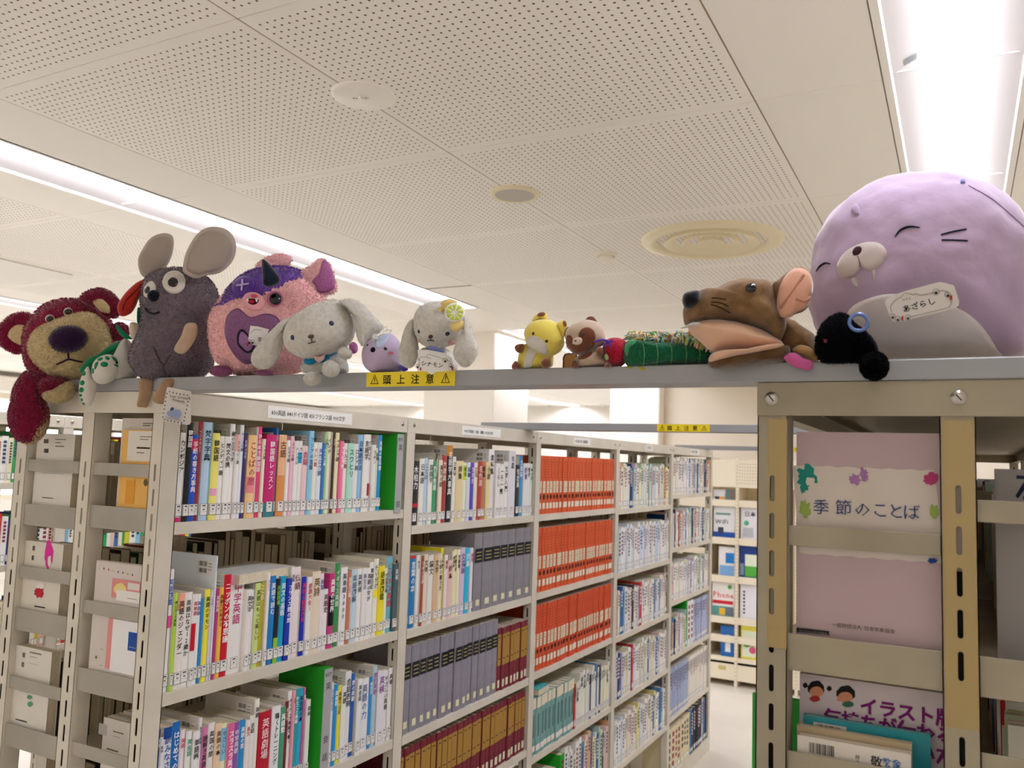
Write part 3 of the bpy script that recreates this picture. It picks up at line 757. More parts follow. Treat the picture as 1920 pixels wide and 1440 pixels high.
# ---- sets of matching volumes (all alike, so they share a label)
def volset(kind, y0, y1, zs, n, h, d, col, lab, group, jit=.0):
    ts = [rng.uniform(.85, 1.15) for _ in range(n)]; k = (y1 - y0) / sum(ts); y = y0; out = []
    protos = {}
    for i, a in enumerate(ts):
        t = a * k; yc = y + t / 2; y += t; tt = round((t - .0006) / .002) * .002; tt = max(tt if tt < t - .0002 else tt - .002, .004)
        P = Vector((XS + rng.uniform(-.004, .002), yc, zs + .0003)); hh = h
        key = tt
        if key not in protos:
            cb = cover_mb(tt, hh, d, col, hard=True)
            o = build(xf(cb, Matrix.Translation(P)), kind, M['cloth'] , origin=P); kids = []
            mb = MB(); mb.box(-d + .004, -.003, -tt/2 + .0022, tt/2 - .0022, .004, hh - .004); kids.append(build(xf(mb, Matrix.Translation(P)), 'page_block', 'paper', o))
            pm = MB(); x = .0006
            def q(a_, b_, lo, hi, c): pm.add([(x, a_, lo), (x, b_, lo), (x, b_, hi), (x, a_, hi)], [(0, 1, 2, 3)], c)
            if kind == 'orange_volume':
                w_ = tt * .36; q(-w_, w_, h*.09, h*.19, '#e8dcc4'); q(-w_, w_, h*.36, h*.56, '#e6d6b8')
                for e in range(4): q(-w_*.5, w_*.5, h*(.39 + e*.04), h*(.405 + e*.04), '#8a4a34')
                c8 = [(x, math.cos(a_*math.pi/5)*w_*.75, h*.29 + math.sin(a_*math.pi/5)*w_*.9) for a_ in range(10)]; pm.add(c8, [tuple(range(10))], '#2a1a18')
                for e in range(7): q(-w_*.35, w_*.35, h*(.62 + e*.045), h*(.64 + e*.045), '#a03a20')
            elif kind == 'grey_volume':
                w_ = tt * .44; q(-w_, w_, h*.62, h*.80, '#1f1e22'); q(-w_*.5, w_*.5, h*.06, h*.14, '#e2dcb8')
                for e in range(3): pm.add([(x+.0002, -w_*.7, h*(.655+e*.045)), (x+.0002, w_*.7, h*(.655+e*.045)), (x+.0002, w_*.7, h*(.668+e*.045)), (x+.0002, -w_*.7, h*(.668+e*.045))], [(0, 1, 2, 3)], '#a89a6a')
            elif kind == 'maroon_volume':
                w_ = tt * .46; q(-w_, w_, h*.40, h*.90, '#a8803a'); q(-w_*.6, w_*.6, h*.05, h*.17, '#ddd2b8')
                for e in (.84, .5): pm.add([(x+.0002, -w_*.6, h*e), (x+.0002, w_*.6, h*e), (x+.0002, w_*.6, h*(e+.015)), (x+.0002, -w_*.6, h*(e+.015))], [(0, 1, 2, 3)], '#4a2a14')
            elif kind == 'teal_volume':
                w_ = tt * .46; q(-w_, w_, h*.80, h*.99, '#e2dac0'); q(-w_, w_, h*.06, h*.16, '#e8e4dc'); q(-w_*.4, w_*.4, h*.3, h*.7, '#5e7a78')
            elif kind == 'blue_white_volume':
                w_ = tt * .46; q(-w_, w_, h*.02, h*.06, '#3a70b8'); q(-w_, w_, h*.08, h*.2, '#e6e6ea'); q(-w_*.3, w_*.3, h*.35, h*.9, '#8a98b8')
            kids.append(build(xf(pm, Matrix.Translation(P)), 'spine_print', 'vcm', o))
            protos[key] = (o, kids)
        else:
            so, ks = protos[key]; o = so.copy(); COL.objects.link(o); o.matrix_world = Matrix.Translation(P)
            for c_ in ks: c2 = c_.copy(); COL.objects.link(c2); c2.parent = o
        tag(o, lab % ordinal(i + 1), 'book', group); out.append(o)
M['cloth'] = mat('book_cloth', rough=.7, vc=True, spec=.25, bump=(900, .2, .0008), noise_c=(30, .12))
volset('grey_volume', A2 + .405, B2, -.523, 7, .268, .19, '#8d8990', '%s grey volume with black title block on the second shelf of the second bay', 'grey volumes on the second shelf')
volset('grey_volume', A2, A2 + .60, -.838, 14, .262, .19, '#8f8b96', '%s grey volume with black title block on the third shelf of the second bay', 'grey volumes on the third shelf')
volset('maroon_volume', A2 + .602, B2, -.838, 8, .225, .16, '#7c2a36', '%s maroon and gold volume beside the grey set on the third shelf', 'maroon volumes on the third shelf')
volset('maroon_volume', A2, B2, -1.108, 27, .225, .16, '#7c2a36', '%s maroon and gold volume on the fourth shelf of the second bay', 'maroon volumes on the fourth shelf')
A3, B3 = YB + 2 * PIT + PW + .003, YB + 3 * PIT - .003
volset('orange_volume', A3, B3, -.207, 26, .238, .17, '#dc6238', '%s orange volume from the near end of the top shelf, third bay', 'orange volumes on the top shelf')
volset('orange_volume', A3, B3, -.519, 27, .256, .17, '#dc5e34', '%s orange volume from the near end of the second shelf, third bay', 'orange volumes on the second shelf')
volset('orange_volume', A3, B3, -.829, 27, .258, .17, '#d85632', '%s orange volume from the near end of the third shelf, third bay', 'orange volumes on the third shelf')
volset('teal_volume', A3, A3 + .42, -1.153, 11, .222, .15, '#7eaaa6', '%s pale teal volume on the fourth shelf of the third bay', 'teal volumes on the fourth shelf')
PAL = ['#ecebe8'] * 9 + ['#e6e2d6'] * 5 + ['#e9e3cf', '#d8e2ee', '#2a5a9a', '#1f3f70', '#e8dfa0', '#c83a3a', '#e6c6c8', '#b8d8d4', '#5a8ab8', '#c8d8b8', '#3a3a44', '#d8d0e4', '#e0b088']
TT = ['日本文学', '小説集', '作品集', '全集', '文学', '短編集', '選集', '物語', '随筆集']
k_ = 0; y = A3 + .425
while y < B3 - .012:
    t = rng.uniform(.014, .03); t = min(t, B3 - y); c_ = PAL[rng.randrange(len(PAL))]; k_ += 1; hh = rng.uniform(.19, .235)
    if k_ == 1: c_ = '#c83a34'
    book(Vector((XS, y + t/2, -1.1527)), t - .0008, hh, .15, c_, rng.choice(TT), '#3a3a44', label='%s book, %s past the pale teal set on the fourth shelf' % (cname(c_), ordinal(k_)))
    y += t
# green divider folders with grey index spines
def divider(y0, y1, zs, h, lab, num, chars):
    o = thing('shelf_divider', lab, 'divider', (XS, (y0 + y1) / 2, zs))
    box_obj('body', 'vc', (XS - .15, XS + .010, y0, y1, zs, zs + h), o, b=.0015, col='#27a52c')
    mb = MB(); mb.box(XS + .010, XS + .0108, y0 + .001, y1 - .002, zs - .008, zs + h - .002, '#a9a8ac')
    sp = build(mb, 'index_spine', 'vc', o)
    mb = MB(); w_ = y1 - y0; cs = min(.016, w_ * .36)
    text(mb, num, (XS + .0112, y0 + w_ * .12, zs + h - .022), (0, 1, 0), (0, 0, 1), .0155, '#2c2c34')
    for ch, f in chars: text(mb, ch, (XS + .0112, (y0 + y1) / 2, zs + h * f), (0, 1, 0), (0, 0, 1), .021, '#2c2c34', vertical=True)
    build(mb, 'lettering', 'vcm', sp)
divider(2.084, 2.119, -.155, .229, 'bright green divider with grey spine reading 830 at the far end of the top shelf', '830', (('英', .86), ('語', .12)))
yd = onp(250 + 1305/3.765, 1220 + 700/3.765, 0, XS).y
divider(yd - .003, yd + .032, -.832, .268, 'bright green divider with grey spine reading 837 on the third shelf', '837', (('英', .86), ('会', .35), ('話', .18)))
# books lying on top of the rows
def flat_book(c, sx, sy, sz, col, lab, yaw=0, tilt=0):
    W = Matrix.Translation(c) @ Matrix.Rotation(yaw, 4, 'Z') @ Matrix.Rotation(tilt, 4, 'Y')
    mb = MB(); mb.box(-sx/2, sx/2, -sy/2, sy/2, 0, .0012, col); mb.box(-sx/2, sx/2, -sy/2, sy/2, sz - .0012, sz, col); mb.box(-sx/2, -sx/2 + .0012, -sy/2, sy/2, .0012, sz - .0012, col)
    o = build(xf(mb, W), 'book', 'vc', origin=c); tag(o, lab, 'book')
    mb = MB(); mb.box(-sx/2 + .0014, sx/2 - .001, -sy/2 + .001, sy/2 - .001, .0013, sz - .0013); build(xf(mb, W), 'page_block', 'paper', o)
    return o
flat_book(Vector((-1.585, A + .29, -.311)), .148, .21, .024, '#d8d6d4', 'open-covered white paperback lying flat across the second shelf row', .12, -.02)
flat_book(Vector((-1.575, A3 + .10, -.929)), .14, .11, .026, '#4fb4ba', 'turquoise paperback lying flat on the pale teal set', .05)
# ---- first books of the two compartments, their covers seen between the ladder bars
def cover_book(x0, x1, y, z0, z1, th, col, lab, prints=(), cat='book', name='book', spine=1):
    P = Vector(((x0 + x1) / 2, y + th/2, z0))
    mb = MB(); mb.box(x0, x1, y, y + .0012, z0, z1, col); mb.box(x0, x1, y + th - .0012, y + th, z0, z1, col)
    xs = x1 if spine > 0 else x0; mb.box(xs - .0012, xs, y, y + th, z0, z1, col)
    o = build(mb, name, 'vc', origin=P); tag(o, lab, cat)
    mb = MB(); mb.box(x0 + .0015, x1 - .0015, y + .0012, y + th - .0012, z0 + .001, z1 - .0012); build(mb, 'page_block', 'paper', o)
    if prints:
        mb = MB()
        for k, pr in enumerate(prints):
            Y = y - .0003 - .00012 * k
            if pr[0] == 'r': mb.add([(pr[1], Y, pr[3]), (pr[2], Y, pr[3]), (pr[2], Y, pr[4]), (pr[1], Y, pr[4])], [(0, 1, 2, 3)], pr[5])
            elif pr[0] == 't': text(mb, pr[1], (pr[2], Y, pr[3]), (1, 0, 0), (0, 0, 1), pr[4], pr[5], bold=pr[6] if len(pr) > 6 else 0)
            elif pr[0] == 'b': barcode(mb, pr[1], pr[2], pr[3], pr[4], Y)
            elif pr[0] == 'p': mb.add([(a, Y, b_) for a, b_ in pr[1]], [tuple(range(len(pr[1])))], pr[2])
        build(mb, 'cover_print', 'vcm', o)
    return o
def pz(px, py, Y=1.262): p = onp(px, py, 1, Y); return p.x, p.z
def R4(px0, py0, px1, py1, c, Y): a = pz(px0, py0, Y); b_ = pz(px1, py1, Y); return ('r', a[0], b_[0], b_[1], a[1], c)
def blot(cx, cy, rx, ry, c, Y, n=22, rough=.25, seed=1, rot=0):
    r_ = random.Random(seed); P = []
    for k in range(n):
        a = 2 * math.pi * k / n; q = 1 + r_.uniform(-rough, rough * .6); x = rx * q * math.cos(a); y = ry * q * math.sin(a)
        P.append(pz(cx + x * math.cos(rot) - y * math.sin(rot), cy + x * math.sin(rot) + y * math.cos(rot), Y))
    return ('p', P, c)
Y1 = 1.252
# left-hand case, compartment facing the aisle
a = pz(240, 806, Y1); cover_book(-1.645, -1.512, Y1, -.155, a[1], .010, '#e0ae55', 'thin yellow-orange book with a white back label, first beside the end panel',
    [R4(241, 808, 288, 866, '#dcd6cc', Y1 - .001), R4(262, 818, 284, 820, '#77716a', Y1 - .001), R4(262, 823, 278, 825, '#77716a', Y1 - .001), R4(256, 838, 281, 842, '#3a3630', Y1 - .001), R4(256, 848, 270, 850, '#6a645c', Y1 - .001),
     R4(237, 900, 250, 945, '#d99a3c', Y1 - .001), blot(273, 905, 4, 7, '#6a5a3a', Y1 - .001, rough=.1)])
a = pz(236, 784, Y1 + .012); cover_book(-1.665, -1.512, Y1 + .0115, -.155, a[1], .014, '#cfc6bb', 'pale taller book standing behind the yellow-orange one', [R4(268, 793, 288, 795, '#6a645c', Y1 + .0115), R4(268, 797, 282, 799, '#6a645c', Y1 + .0115)])
a = pz(225, 1056, Y1); cover_book(-1.70, -1.512, Y1, -.516, a[1], .012, '#cfc6c0', 'pale patterned picture book behind the end ladder, second level',
    [R4(186, 1060 + 0, 187, 1061, '#5a5a5a', Y1)] + [blot(195 + 9 * q, 1066 + 2 * q, 1.3, 2.4, c_, Y1, n=8, seed=q) for q, c_ in enumerate(('#6a6a72', '#c04a5a', '#cabf6a', '#3a4a6a', '#5a6a5a', '#c8a84a', '#4a5a8a'))] +
    [R4(212, 1084, 262, 1128, '#d98f8c', Y1), blot(226, 1105, 12, 12, '#e4d489', Y1, rough=.08), R4(241, 1092, 262, 1108, '#dcd8d4', Y1), R4(220, 1105, 262, 1132, '#e4e2de', Y1), R4(240, 1122, 258, 1124, '#5a564e', Y1),
     R4(205, 1158, 215, 1256, '#d98f8c', Y1), R4(214, 1160, 256, 1268, '#e8e8ea', Y1), R4(243, 1184, 256, 1222, '#2550a0', Y1), R4(243, 1213, 256, 1215, '#e8e8ea', Y1),
     R4(190, 1216, 196, 1218, '#5a5a5a', Y1), R4(188, 1246, 194, 1248, '#5a5a5a', Y1), blot(182, 1232, 2, 3, '#6a6a6a', Y1, n=8)])
cover_book(-1.73, -1.60, Y1, -.8315, -.793, .033, '#c9c2b6', 'white boxed book lying flat at the bottom behind the end ladder', [R4(200, 1405, 222, 1408, '#6a645c', Y1)])
cover_book(-1.722, -1.605, Y1, -.7925, -.752, .030, '#bfa9a6', 'pink-topped boxed book lying flat, upper one of two behind the ladder', [R4(186, 1355, 200, 1380, '#a09a94', Y1), R4(212, 1372, 232, 1375, '#6a645c', Y1), R4(212, 1380, 226, 1383, '#6a645c', Y1)])
# left-hand case, far compartment
W1 = 1.256
a = pz(82, 813, W1); cover_book(-1.955, -1.815, W1, -.172, a[1], .022, '#d8d4cc', 'white paperback with two barcodes, top left compartment of the end panel',
    [('b', pz(82, 831, W1)[0], pz(82, 831, W1)[1], .018, .010), ('b', pz(82, 849, W1)[0], pz(82, 849, W1)[1], .018, .010), R4(104, 823, 124, 825, '#8a857c', W1), R4(104, 829, 114, 831, '#8a857c', W1), R4(104, 836, 121, 838, '#4a463e', W1),
     R4(78, 887, 120, 889, '#8a857c', W1), R4(78, 893, 110, 895, '#b86a5a', W1), R4(80, 932, 101, 935, '#26241f', W1)], spine=-1)
a = pz(60, 1014, W1); cover_book(-1.975, -1.825, W1, -.417, a[1], .024, '#d8d2c6', 'white book with a pink heart splash, second compartment of the end panel',
    [('b', pz(61, 1032, W1)[0], pz(61, 1032, W1)[1], .010, .011), ('b', pz(59, 1050, W1)[0], pz(59, 1050, W1)[1], .010, .011), blot(92, 1040, 9, 26, '#d8359a', W1, seed=4, rough=.2), blot(93, 1052, 3.5, 12, '#e4ddd6', W1, seed=8),
     blot(74, 1111, 9, 11, '#b8253a', W1, seed=3), blot(76, 1098, 8, 6, '#e6e0d8', W1, seed=5), R4(65, 1135, 85, 1141, '#2a2824', W1)], spine=-1)
a = pz(45, 1212, W1); cover_book(-1.985, -1.835, W1, -.677, a[1], .024, '#d9d4ca', 'white book with green emblem and barcodes, third compartment of the end panel',
    [('b', pz(42, 1232, W1)[0], pz(42, 1232, W1)[1], .010, .011), ('b', pz(40, 1250, W1)[0], pz(40, 1250, W1)[1], .010, .011), R4(56, 1224, 78, 1226, '#8a857c', W1), R4(56, 1231, 70, 1233, '#8a857c', W1), R4(54, 1243, 73, 1247, '#4a463e', W1),
     blot(56, 1307, 5, 4, '#5a9a7a', W1, seed=2), blot(57, 1320, 5, 5, '#5a9a7a', W1, seed=6), R4(30, 1349, 51, 1353, '#2a2824', W1)], spine=-1)
# right-hand case
Y2 = 1.262
a0 = pz(1482, 0, Y2)[0]; T = pz(1620, 811, Y2)[1]
cover_book(-.2065, -.0215, Y2, -.2617, T, .014, '#b09a9c', 'large dusty pink picture book with leaf paintings and blue title',
    [('p', [pz(1486 + q * 14.0, 872 + q * .55 + 1.6 * math.sin(q * 2.3), Y2) for q in range(20)] + [pz(1766, 1000, Y2)] + [pz(1765 - q * 14.0, 1056 - q * 1.0 + 1.4 * math.sin(q * 1.9), Y2) for q in range(20)], '#c7bdb2'),
     blot(1513, 893, 21, 20, '#1f7f74', Y2, seed=11, rough=.35), blot(1508, 912, 8, 14, '#1f7f74', Y2, seed=12, rough=.4), blot(1519, 903, 9, 9, '#c7bdb2', Y2, seed=13), blot(1603, 899, 12, 10, '#9a6fa0', Y2, seed=14, rough=.4, rot=.5), blot(1620, 890, 8, 13, '#9a6fa0', Y2, seed=15, rough=.4, rot=-.4),
     blot(1746, 898, 16, 12, '#a83d68', Y2, seed=16, rough=.25, rot=-.5), blot(1509, 955, 11, 16, '#8fa54f', Y2, seed=17, rough=.35), blot(1752, 960, 9, 14, '#8fa54f', Y2, seed=18, rough=.35),
     *[('t', ch, pz(x_, y_, Y2)[0], pz(x_, y_, Y2)[1], .0222, '#2a3f6e') for ch, x_, y_ in (('季', 1524, 961), ('節', 1566, 962), ('の', 1601, 965), ('こ', 1634, 967), ('と', 1663, 969), ('ば', 1692, 971))],
     ('t', '～『季節のことば36選』とことば解説～', pz(1528, 992, Y2)[0], pz(1528, 995, Y2)[1], .0065, '#8a8178'), blot(1748, 1051, 9, 5, '#27488a', Y2, seed=20, rough=.2),
     ('t', '一般財団法人 日本気象協会', pz(1560, 1172, Y2)[0], pz(1562, 1174, Y2)[1], .0064, '#3a3430'), ('p', [pz(1494, 1176, Y2), pz(1555, 1183, Y2), pz(1555, 1191, Y2), pz(1494, 1184, Y2)], '#2a2724'), ('t', 'ひたちなか市立図書館', pz(1498, 1183, Y2)[0], pz(1498, 1184, Y2)[1], .0038, '#9a948a')], name='picture_book', spine=-1)
Y3 = 1.312
a = pz(1501, 1262, Y3)
cover_book(a[0], pz(1777, 1440, Y3)[0], Y3, -.66, a[1], .012, '#cbbfc2', 'white book cover with two cartoon children and purple title',
    [blot(1530, 1291, 16, 15, '#1f1b18', Y3, rough=.06), blot(1510, 1285, 5, 5, '#1f1b18', Y3, rough=.15), blot(1555, 1291, 5, 5, '#1f1b18', Y3, rough=.15), blot(1531, 1297, 13, 10, '#c98a6a', Y3, rough=.03), blot(1528, 1310, 10, 6, '#b03a3a', Y3, rough=.1),
     blot(1586, 1300, 18, 15, '#1f1b18', Y3, rough=.08), blot(1585, 1307, 14, 10, '#c98a6a', Y3, rough=.03), blot(1590, 1320, 11, 6, '#3a6a54', Y3, rough=.1), blot(1573, 1311, 4, 4, '#c98a6a', Y3, rough=.1),
     ('t', 'イラスト版', pz(1612, 1333, Y3)[0], pz(1612, 1334, Y3)[1], .0238, '#7a1f6a', .035), ('t', '気持ちが伝わる', pz(1545, 1352, Y3)[0], pz(1545, 1354, Y3)[1], .0238, '#7a1f6a', .035), ('t', '言葉の使い方', pz(1578, 1392, Y3)[0], pz(1578, 1396, Y3)[1], .0238, '#7a1f6a', .035),
     ('r', pz(1771, 1300, Y3)[0], pz(1777, 1300, Y3)[0], -.66, a[1] - .02, '#b8561f')], spine=-1)
Y4 = 1.290; a = pz(1508, 1331, Y4); b_ = pz(1745, 1440, Y4)
cover_book(a[0], b_[0], Y4, -.66, pz(1620, 1358, Y4)[1], .010, '#1f8f9c', 'teal hardback with a barcode label standing behind the cream boxed book', [R4(1525, 1353, 1587, 1370, '#cbc6be', Y4), ('b', pz(1532, 1360, Y4)[0], pz(1532, 1368, Y4)[1] , .032, .008)], spine=-1)
Y5 = 1.272; a = pz(1496, 1350, Y5); b_ = pz(1710, 1440, Y5)
cover_book(a[0], b_[0], Y5, -.66, pz(1600, 1377, Y5)[1], .012, '#b8a584', 'cream slipcase with worn brown edges behind the white barcode book', (), spine=-1)
Y6 = 1.254; a = pz(1497, 1372, Y6); b_ = pz(1708, 1440, Y6)
cover_book(a[0], b_[0], Y6, -.66, pz(1600, 1396, Y6)[1], .014, '#cfc8bd', 'white paperback with large barcode at the bottom of the right bookcase',
    [('b', pz(1517, 1400, Y6)[0], pz(1517, 1411, Y6)[1], .034, .014), ('t', '9784054019348', pz(1516, 1421, Y6)[0], pz(1516, 1421, Y6)[1], .0055, '#26221e'),
     ('t', '敬', pz(1632, 1424, Y6)[0], pz(1632, 1434, Y6)[1], .0150, '#1a1816', .01), ('t', '教', pz(1654, 1426, Y6)[0], pz(1654, 1434, Y6)[1], .0115, '#2a6ab0', .01), ('t', '金', pz(1672, 1430, Y6)[0], pz(1672, 1437, Y6)[1], .0115, '#2a6ab0', .01), ('t', '井', pz(1603, 1416, Y6)[0], pz(1603, 1422, Y6)[1], .0065, '#2a2a2a'), ('t', '上', pz(1603, 1426, Y6)[0], pz(1603, 1431, Y6)[1], .0065, '#2a2a2a')], spine=-1)
a = pz(1418, 1298, 1.33)
tag(box_obj('divider_board', 'vc', (-.285, -.14, 1.345, 1.352, -.6598, pz(1420, 1300, 1.345)[1]), b=.001, col='#2f9a3a', origin=(-.22, 1.348, -.66)), 'green divider board poking out beside the taped right-hand post', 'divider')
a = pz(1838, 878, 1.30)
cover_book(.040, .19, 1.30, -.2617, a[1], .018, '#8f8a88', 'white book with large navy characters, right compartment of the dim bookcase', [('t', '左', pz(1903, 930, 1.30)[0], pz(1903, 932, 1.3)[1], .042, '#1c2440', .015)])
flat_book(Vector((.13, 1.34, -.6198)), .15, .10, .03, '#4a4644', 'dark paperback lying flat in the lower right compartment')
# ---- everything beyond the limit of single books: one object
bk = MB()
def srow(xf_, s, y0, y1, z, depth=.15, pal=PAL, h0=.18, h1=.24, t0=.014, t1=.032, back=False):
    y = y0
    while y < y1 - .006:
        t = min(rng.uniform(t0, t1), y1 - y); h = rng.uniform(h0, h1); c_ = pal[rng.randrange(len(pal))]; x = xf_ + rng.uniform(-.006, 0) * s
        bk.box(x, x - s * depth, y + .0004, y + .0014, z, z + h, c_); bk.box(x, x - s * depth, y + t - .0014, y + t - .0004, z, z + h, c_)
        bk.box(x, x - s * .0015, y + .0014, y + t - .0014, z, z + h, c_); bk.box(x - s * .002, x - s * (depth - .002), y + .0014, y + t - .0014, z + .0015, z + h - .0015, '#d2c6ac')
        if not back:
            w_ = t * .36; yc = y + t / 2; X = x + s * .0005
            bk.add([(X, yc - w_, z + .012), (X, yc + w_, z + .012), (X, yc + w_, z + .038), (X, yc - w_, z + .038)], [(0, 1, 2, 3)], '#3a4052'); X += s * .0003
            bk.add([(X, yc - w_ * .86, z + .0135), (X, yc + w_ * .86, z + .0135), (X, yc + w_ * .86, z + .0365), (X, yc - w_ * .86, z + .0365)], [(0, 1, 2, 3)], '#ecebe8')
            tc_ = rng.choice(('#3a3a44', '#3a4a7a', '#8a3040', '#3a3a44')) if c_ not in ('#2a5a9a', '#1f3f70', '#3a3a44', '#c83a3a') else '#e8e8ea'
            zz = z + h * .9
            for q in range(rng.randrange(4, 9)):
                u = t * .24; bk.add([(X, yc - u, zz - u * 1.6), (X, yc + u, zz - u * 1.6), (X, yc + u, zz), (X, yc - u, zz)], [(0, 1, 2, 3)], tc_); zz -= u * 2.5
                if zz < z + .05: break
        y += t
def bay(k): return YB + k * PIT + PW + .003, YB + (k + 1) * PIT - .003
a, b_ = bay(3); PW_ = ['#ecebe8', '#e9e9ee', '#e6e2d6', '#ecebe8', '#cdd9ea']
for i, z in enumerate((-.215, -.529, -.838, -1.147, -1.467)): srow(XS, 1, a, b_, z, pal=PW_ if i in (1,) else PAL, h0=.20, h1=.235, t0=.016, t1=.034)
a, b_ = bay(4)
for i, z in enumerate((-.158, -.472, -.782)): srow(XS, 1, a, b_, z, h0=.19, h1=.225)
srow(XS, 1, a, a + .34, -1.098, h0=.19, h1=.23); srow(XS, 1, a + .345, a + .375, -1.098, pal=['#27a52c'], h0=.28, h1=.28, t0=.03, t1=.031); srow(XS, 1, a + .38, a + .5, -1.098, pal=['#e6e6e6'], h0=.27, h1=.271, t0=.06, t1=.061); srow(XS, 1, a + .5, b_, -1.098, pal=['#a9b2d0'], h0=.26, h1=.261)
srow(XS, 1, a, a + .40, -1.443, pal=['#a4afcf'], h0=.27, h1=.271); srow(XS, 1, a + .40, b_, -1.443, pal=['#e2ddd2'], h0=.27, h1=.271, t0=.02, t1=.024)
srow(XS, 1, a, a + .45, -1.77, pal=['#dcd0ae'], h0=.25, h1=.26, t0=.05, t1=.07); srow(XS, 1, a + .45, b_, -1.77, pal=['#3a7ab0', '#26262e', '#d8c8cc', '#3a3a44'], h0=.26, h1=.28, t0=.02, t1=.04)
a, b_ = bay(2); srow(XS, 1, a, a + .3, -1.47, h0=.18, h1=.22); srow(XS, 1, a + .3, a + .34, -1.47, pal=['#27a52c'], h0=.24, h1=.241, t0=.04, t1=.041); srow(XS, 1, a + .34, b_, -1.47, h0=.2, h1=.26)
a, b_ = bay(1); srow(XS, 1, a, b_, -1.45, pal=['#e8e8ec', '#8ac4e0', '#4a9ad0', '#e6e6e2', '#5ab8b0'], h0=.22, h1=.25)
a, b_ = bay(0); srow(XS, 1, a, b_, -1.15, h0=.19, h1=.24)
# far half of the left case: fore-edges turned to the aisle
BP = ['#3a2620', '#463a2c', '#d8cdb8', '#e2dccf', '#2a2a30', '#5a4a38', '#8a7a60', '#ded6c6', '#2f5a34', '#6a2a2a']
for k in range(5):
    a, b_ = bay(k)
    for z in LB['w'][:5]:
        y0 = a + (.036 if k == 0 else 0); y1 = b_ - (.35 if (k == 0 and z == -.175) else (.22 if (k + int(z * 10)) % 3 == 0 else 0))
        if z == -.175: srow(-1.985, -1, y0, min(y1, b_ - .3), z, pal=BP, h0=.15, h1=.20, back=True, depth=.135)
        else: srow(-1.985, -1, y0, y1, z, pal=BP, h0=.14, h1=.195, back=True, depth=.14)
# the lit row behind
for k in range(6):
    a, b_ = .40 + k * PIT + PW + .003, .40 + (k + 1) * PIT - .003
    for z in (-.145, -.46, -.80, -1.15):
        srow(-3.258, 1, a, b_, z, pal=['#ecebe8', '#ecebe8', '#e8dfc0', '#3a7ab8', '#2a4a8a', '#c83a3a', '#d8cf3a', '#8ac0d8', '#e8c0b0', '#3aa05a'], h0=.16, h1=.20, t0=.014, t1=.03)
for k in range(4):
    a, b_ = YB + k * PIT + PW + .003 + (.25 if k == 0 else 0), YB + (k + 1) * PIT - .003
    for z in (-.262, -.66, -1.0): srow(-.25, -1, a, b_, z, h0=.2, h1=.26)
    for z in (-.262, -.62, -1.0): srow(.242, 1, a, b_, z, h0=.2, h1=.26, depth=.18)
ob = build(bk, 'books', 'vcm', origin=(-1.6, 3.5, Z0)); ob['kind'] = 'stuff'; ob['label'] = 'many more mixed paperbacks and hardbacks filling the farther shelves'; ob['category'] = 'books'
# ------------------------------------------------------------------ magazine shelving at the end of the aisle
ms = thing('magazine_shelf', 'cream magazine display shelving standing at the far end of the aisle', 'magazine shelf', (-1.73, 7.6, Z0))
YM = 7.52
for x in (-1.985, -1.735, -1.485, -1.235, -.985): 
    box_obj('upright', 'steel_far', (x - .012, x + .012, YM - .01, YM + .35, Z0, .10), ms, b=.002)
    if x > -1.99:
        mb = MB()
        for q in range(60):
            for dx in (-.005, .005): mb.box(x + dx - .0018, x + dx + .0018, YM - .0108, YM - .01, -1.8 + q * .031, -1.79 + q * .031)
        build(mb, 'slot_pattern', 'groove', ms)['kind'] = 'stuff'
box_obj('back_panel', 'steel_far', (-1.985, -.985, YM + .33, YM + .35, Z0, .10), ms)
box_obj('base_drawer', 'steel_far', (-1.975, -1.0, YM, YM + .34, Z0 + .05, Z0 + .21), ms, b=.004)
box_obj('drawer_label', 'vc', (-1.885, -1.82, YM - .003, YM, Z0 + .13, Z0 + .165), ms, col='#c8b878')
mb = MB(); mb.bbox(-1.985, -1.745, YM - .012, YM - .002, -.155, .085, .002); build(mb, 'header_panel', 'steel_far', ms)
mb = MB(); mb.bbox(-1.725, -1.0, YM - .012, YM - .002, -.155, .085, .002); hp = build(mb, 'header_panel', 'steel_far', ms)
mb = MB()
for q in range(7):
    for r_ in range(14): mb.box(-1.715 + r_ * .022, -1.708 + r_ * .022, YM - .0135, YM - .0119, -.12 + q * .028, -.112 + q * .028)
build(mb, 'hole_pattern', 'groove', hp)
trays = (-.27, -.60, -.93, -1.28, -1.62)
for z in trays + (-1.44,):
    for x0, x1 in ((-1.973, -1.747), (-1.723, -1.497)):
        box_obj('tray', 'steel_far', (x0, x1, YM + .01, YM + .30, z - .012, z), ms, b=.001)
        box_obj('tray_lip', 'steel_far', (x0, x1, YM, YM + .006, z - .055, z + .005), ms, b=.001)
def mag(x0, x1, z, h, col, lab, prints=()):
    y = YM + .03; o = tag(box_obj('magazine', 'vc', (x0, x1, y, y + .008, z, z + h), b=.0008, col=col, origin=((x0 + x1) / 2, y, z)), lab, 'magazine')
    mb = MB()
    for k, p in enumerate(prints):
        Y = y - .0008 - .0006 * k
        if p[0] == 'r': mb.add([(p[1], Y, p[3]), (p[2], Y, p[3]), (p[2], Y, p[4]), (p[1], Y, p[4])], [(0, 1, 2, 3)], p[5])
        elif p[0] == 't': text(mb, p[1], (p[2], Y, p[3]), (1, 0, 0), (0, 0, 1), p[4], p[5], bold=.015)
        else: mb.add([(p[1] + p[3] * math.cos(a * .5236), Y, p[2] + p[3] * math.sin(a * .5236)) for a in range(12)], [tuple(range(12))], p[4])
    if prints: build(mb, 'cover_print', 'vcm', o)
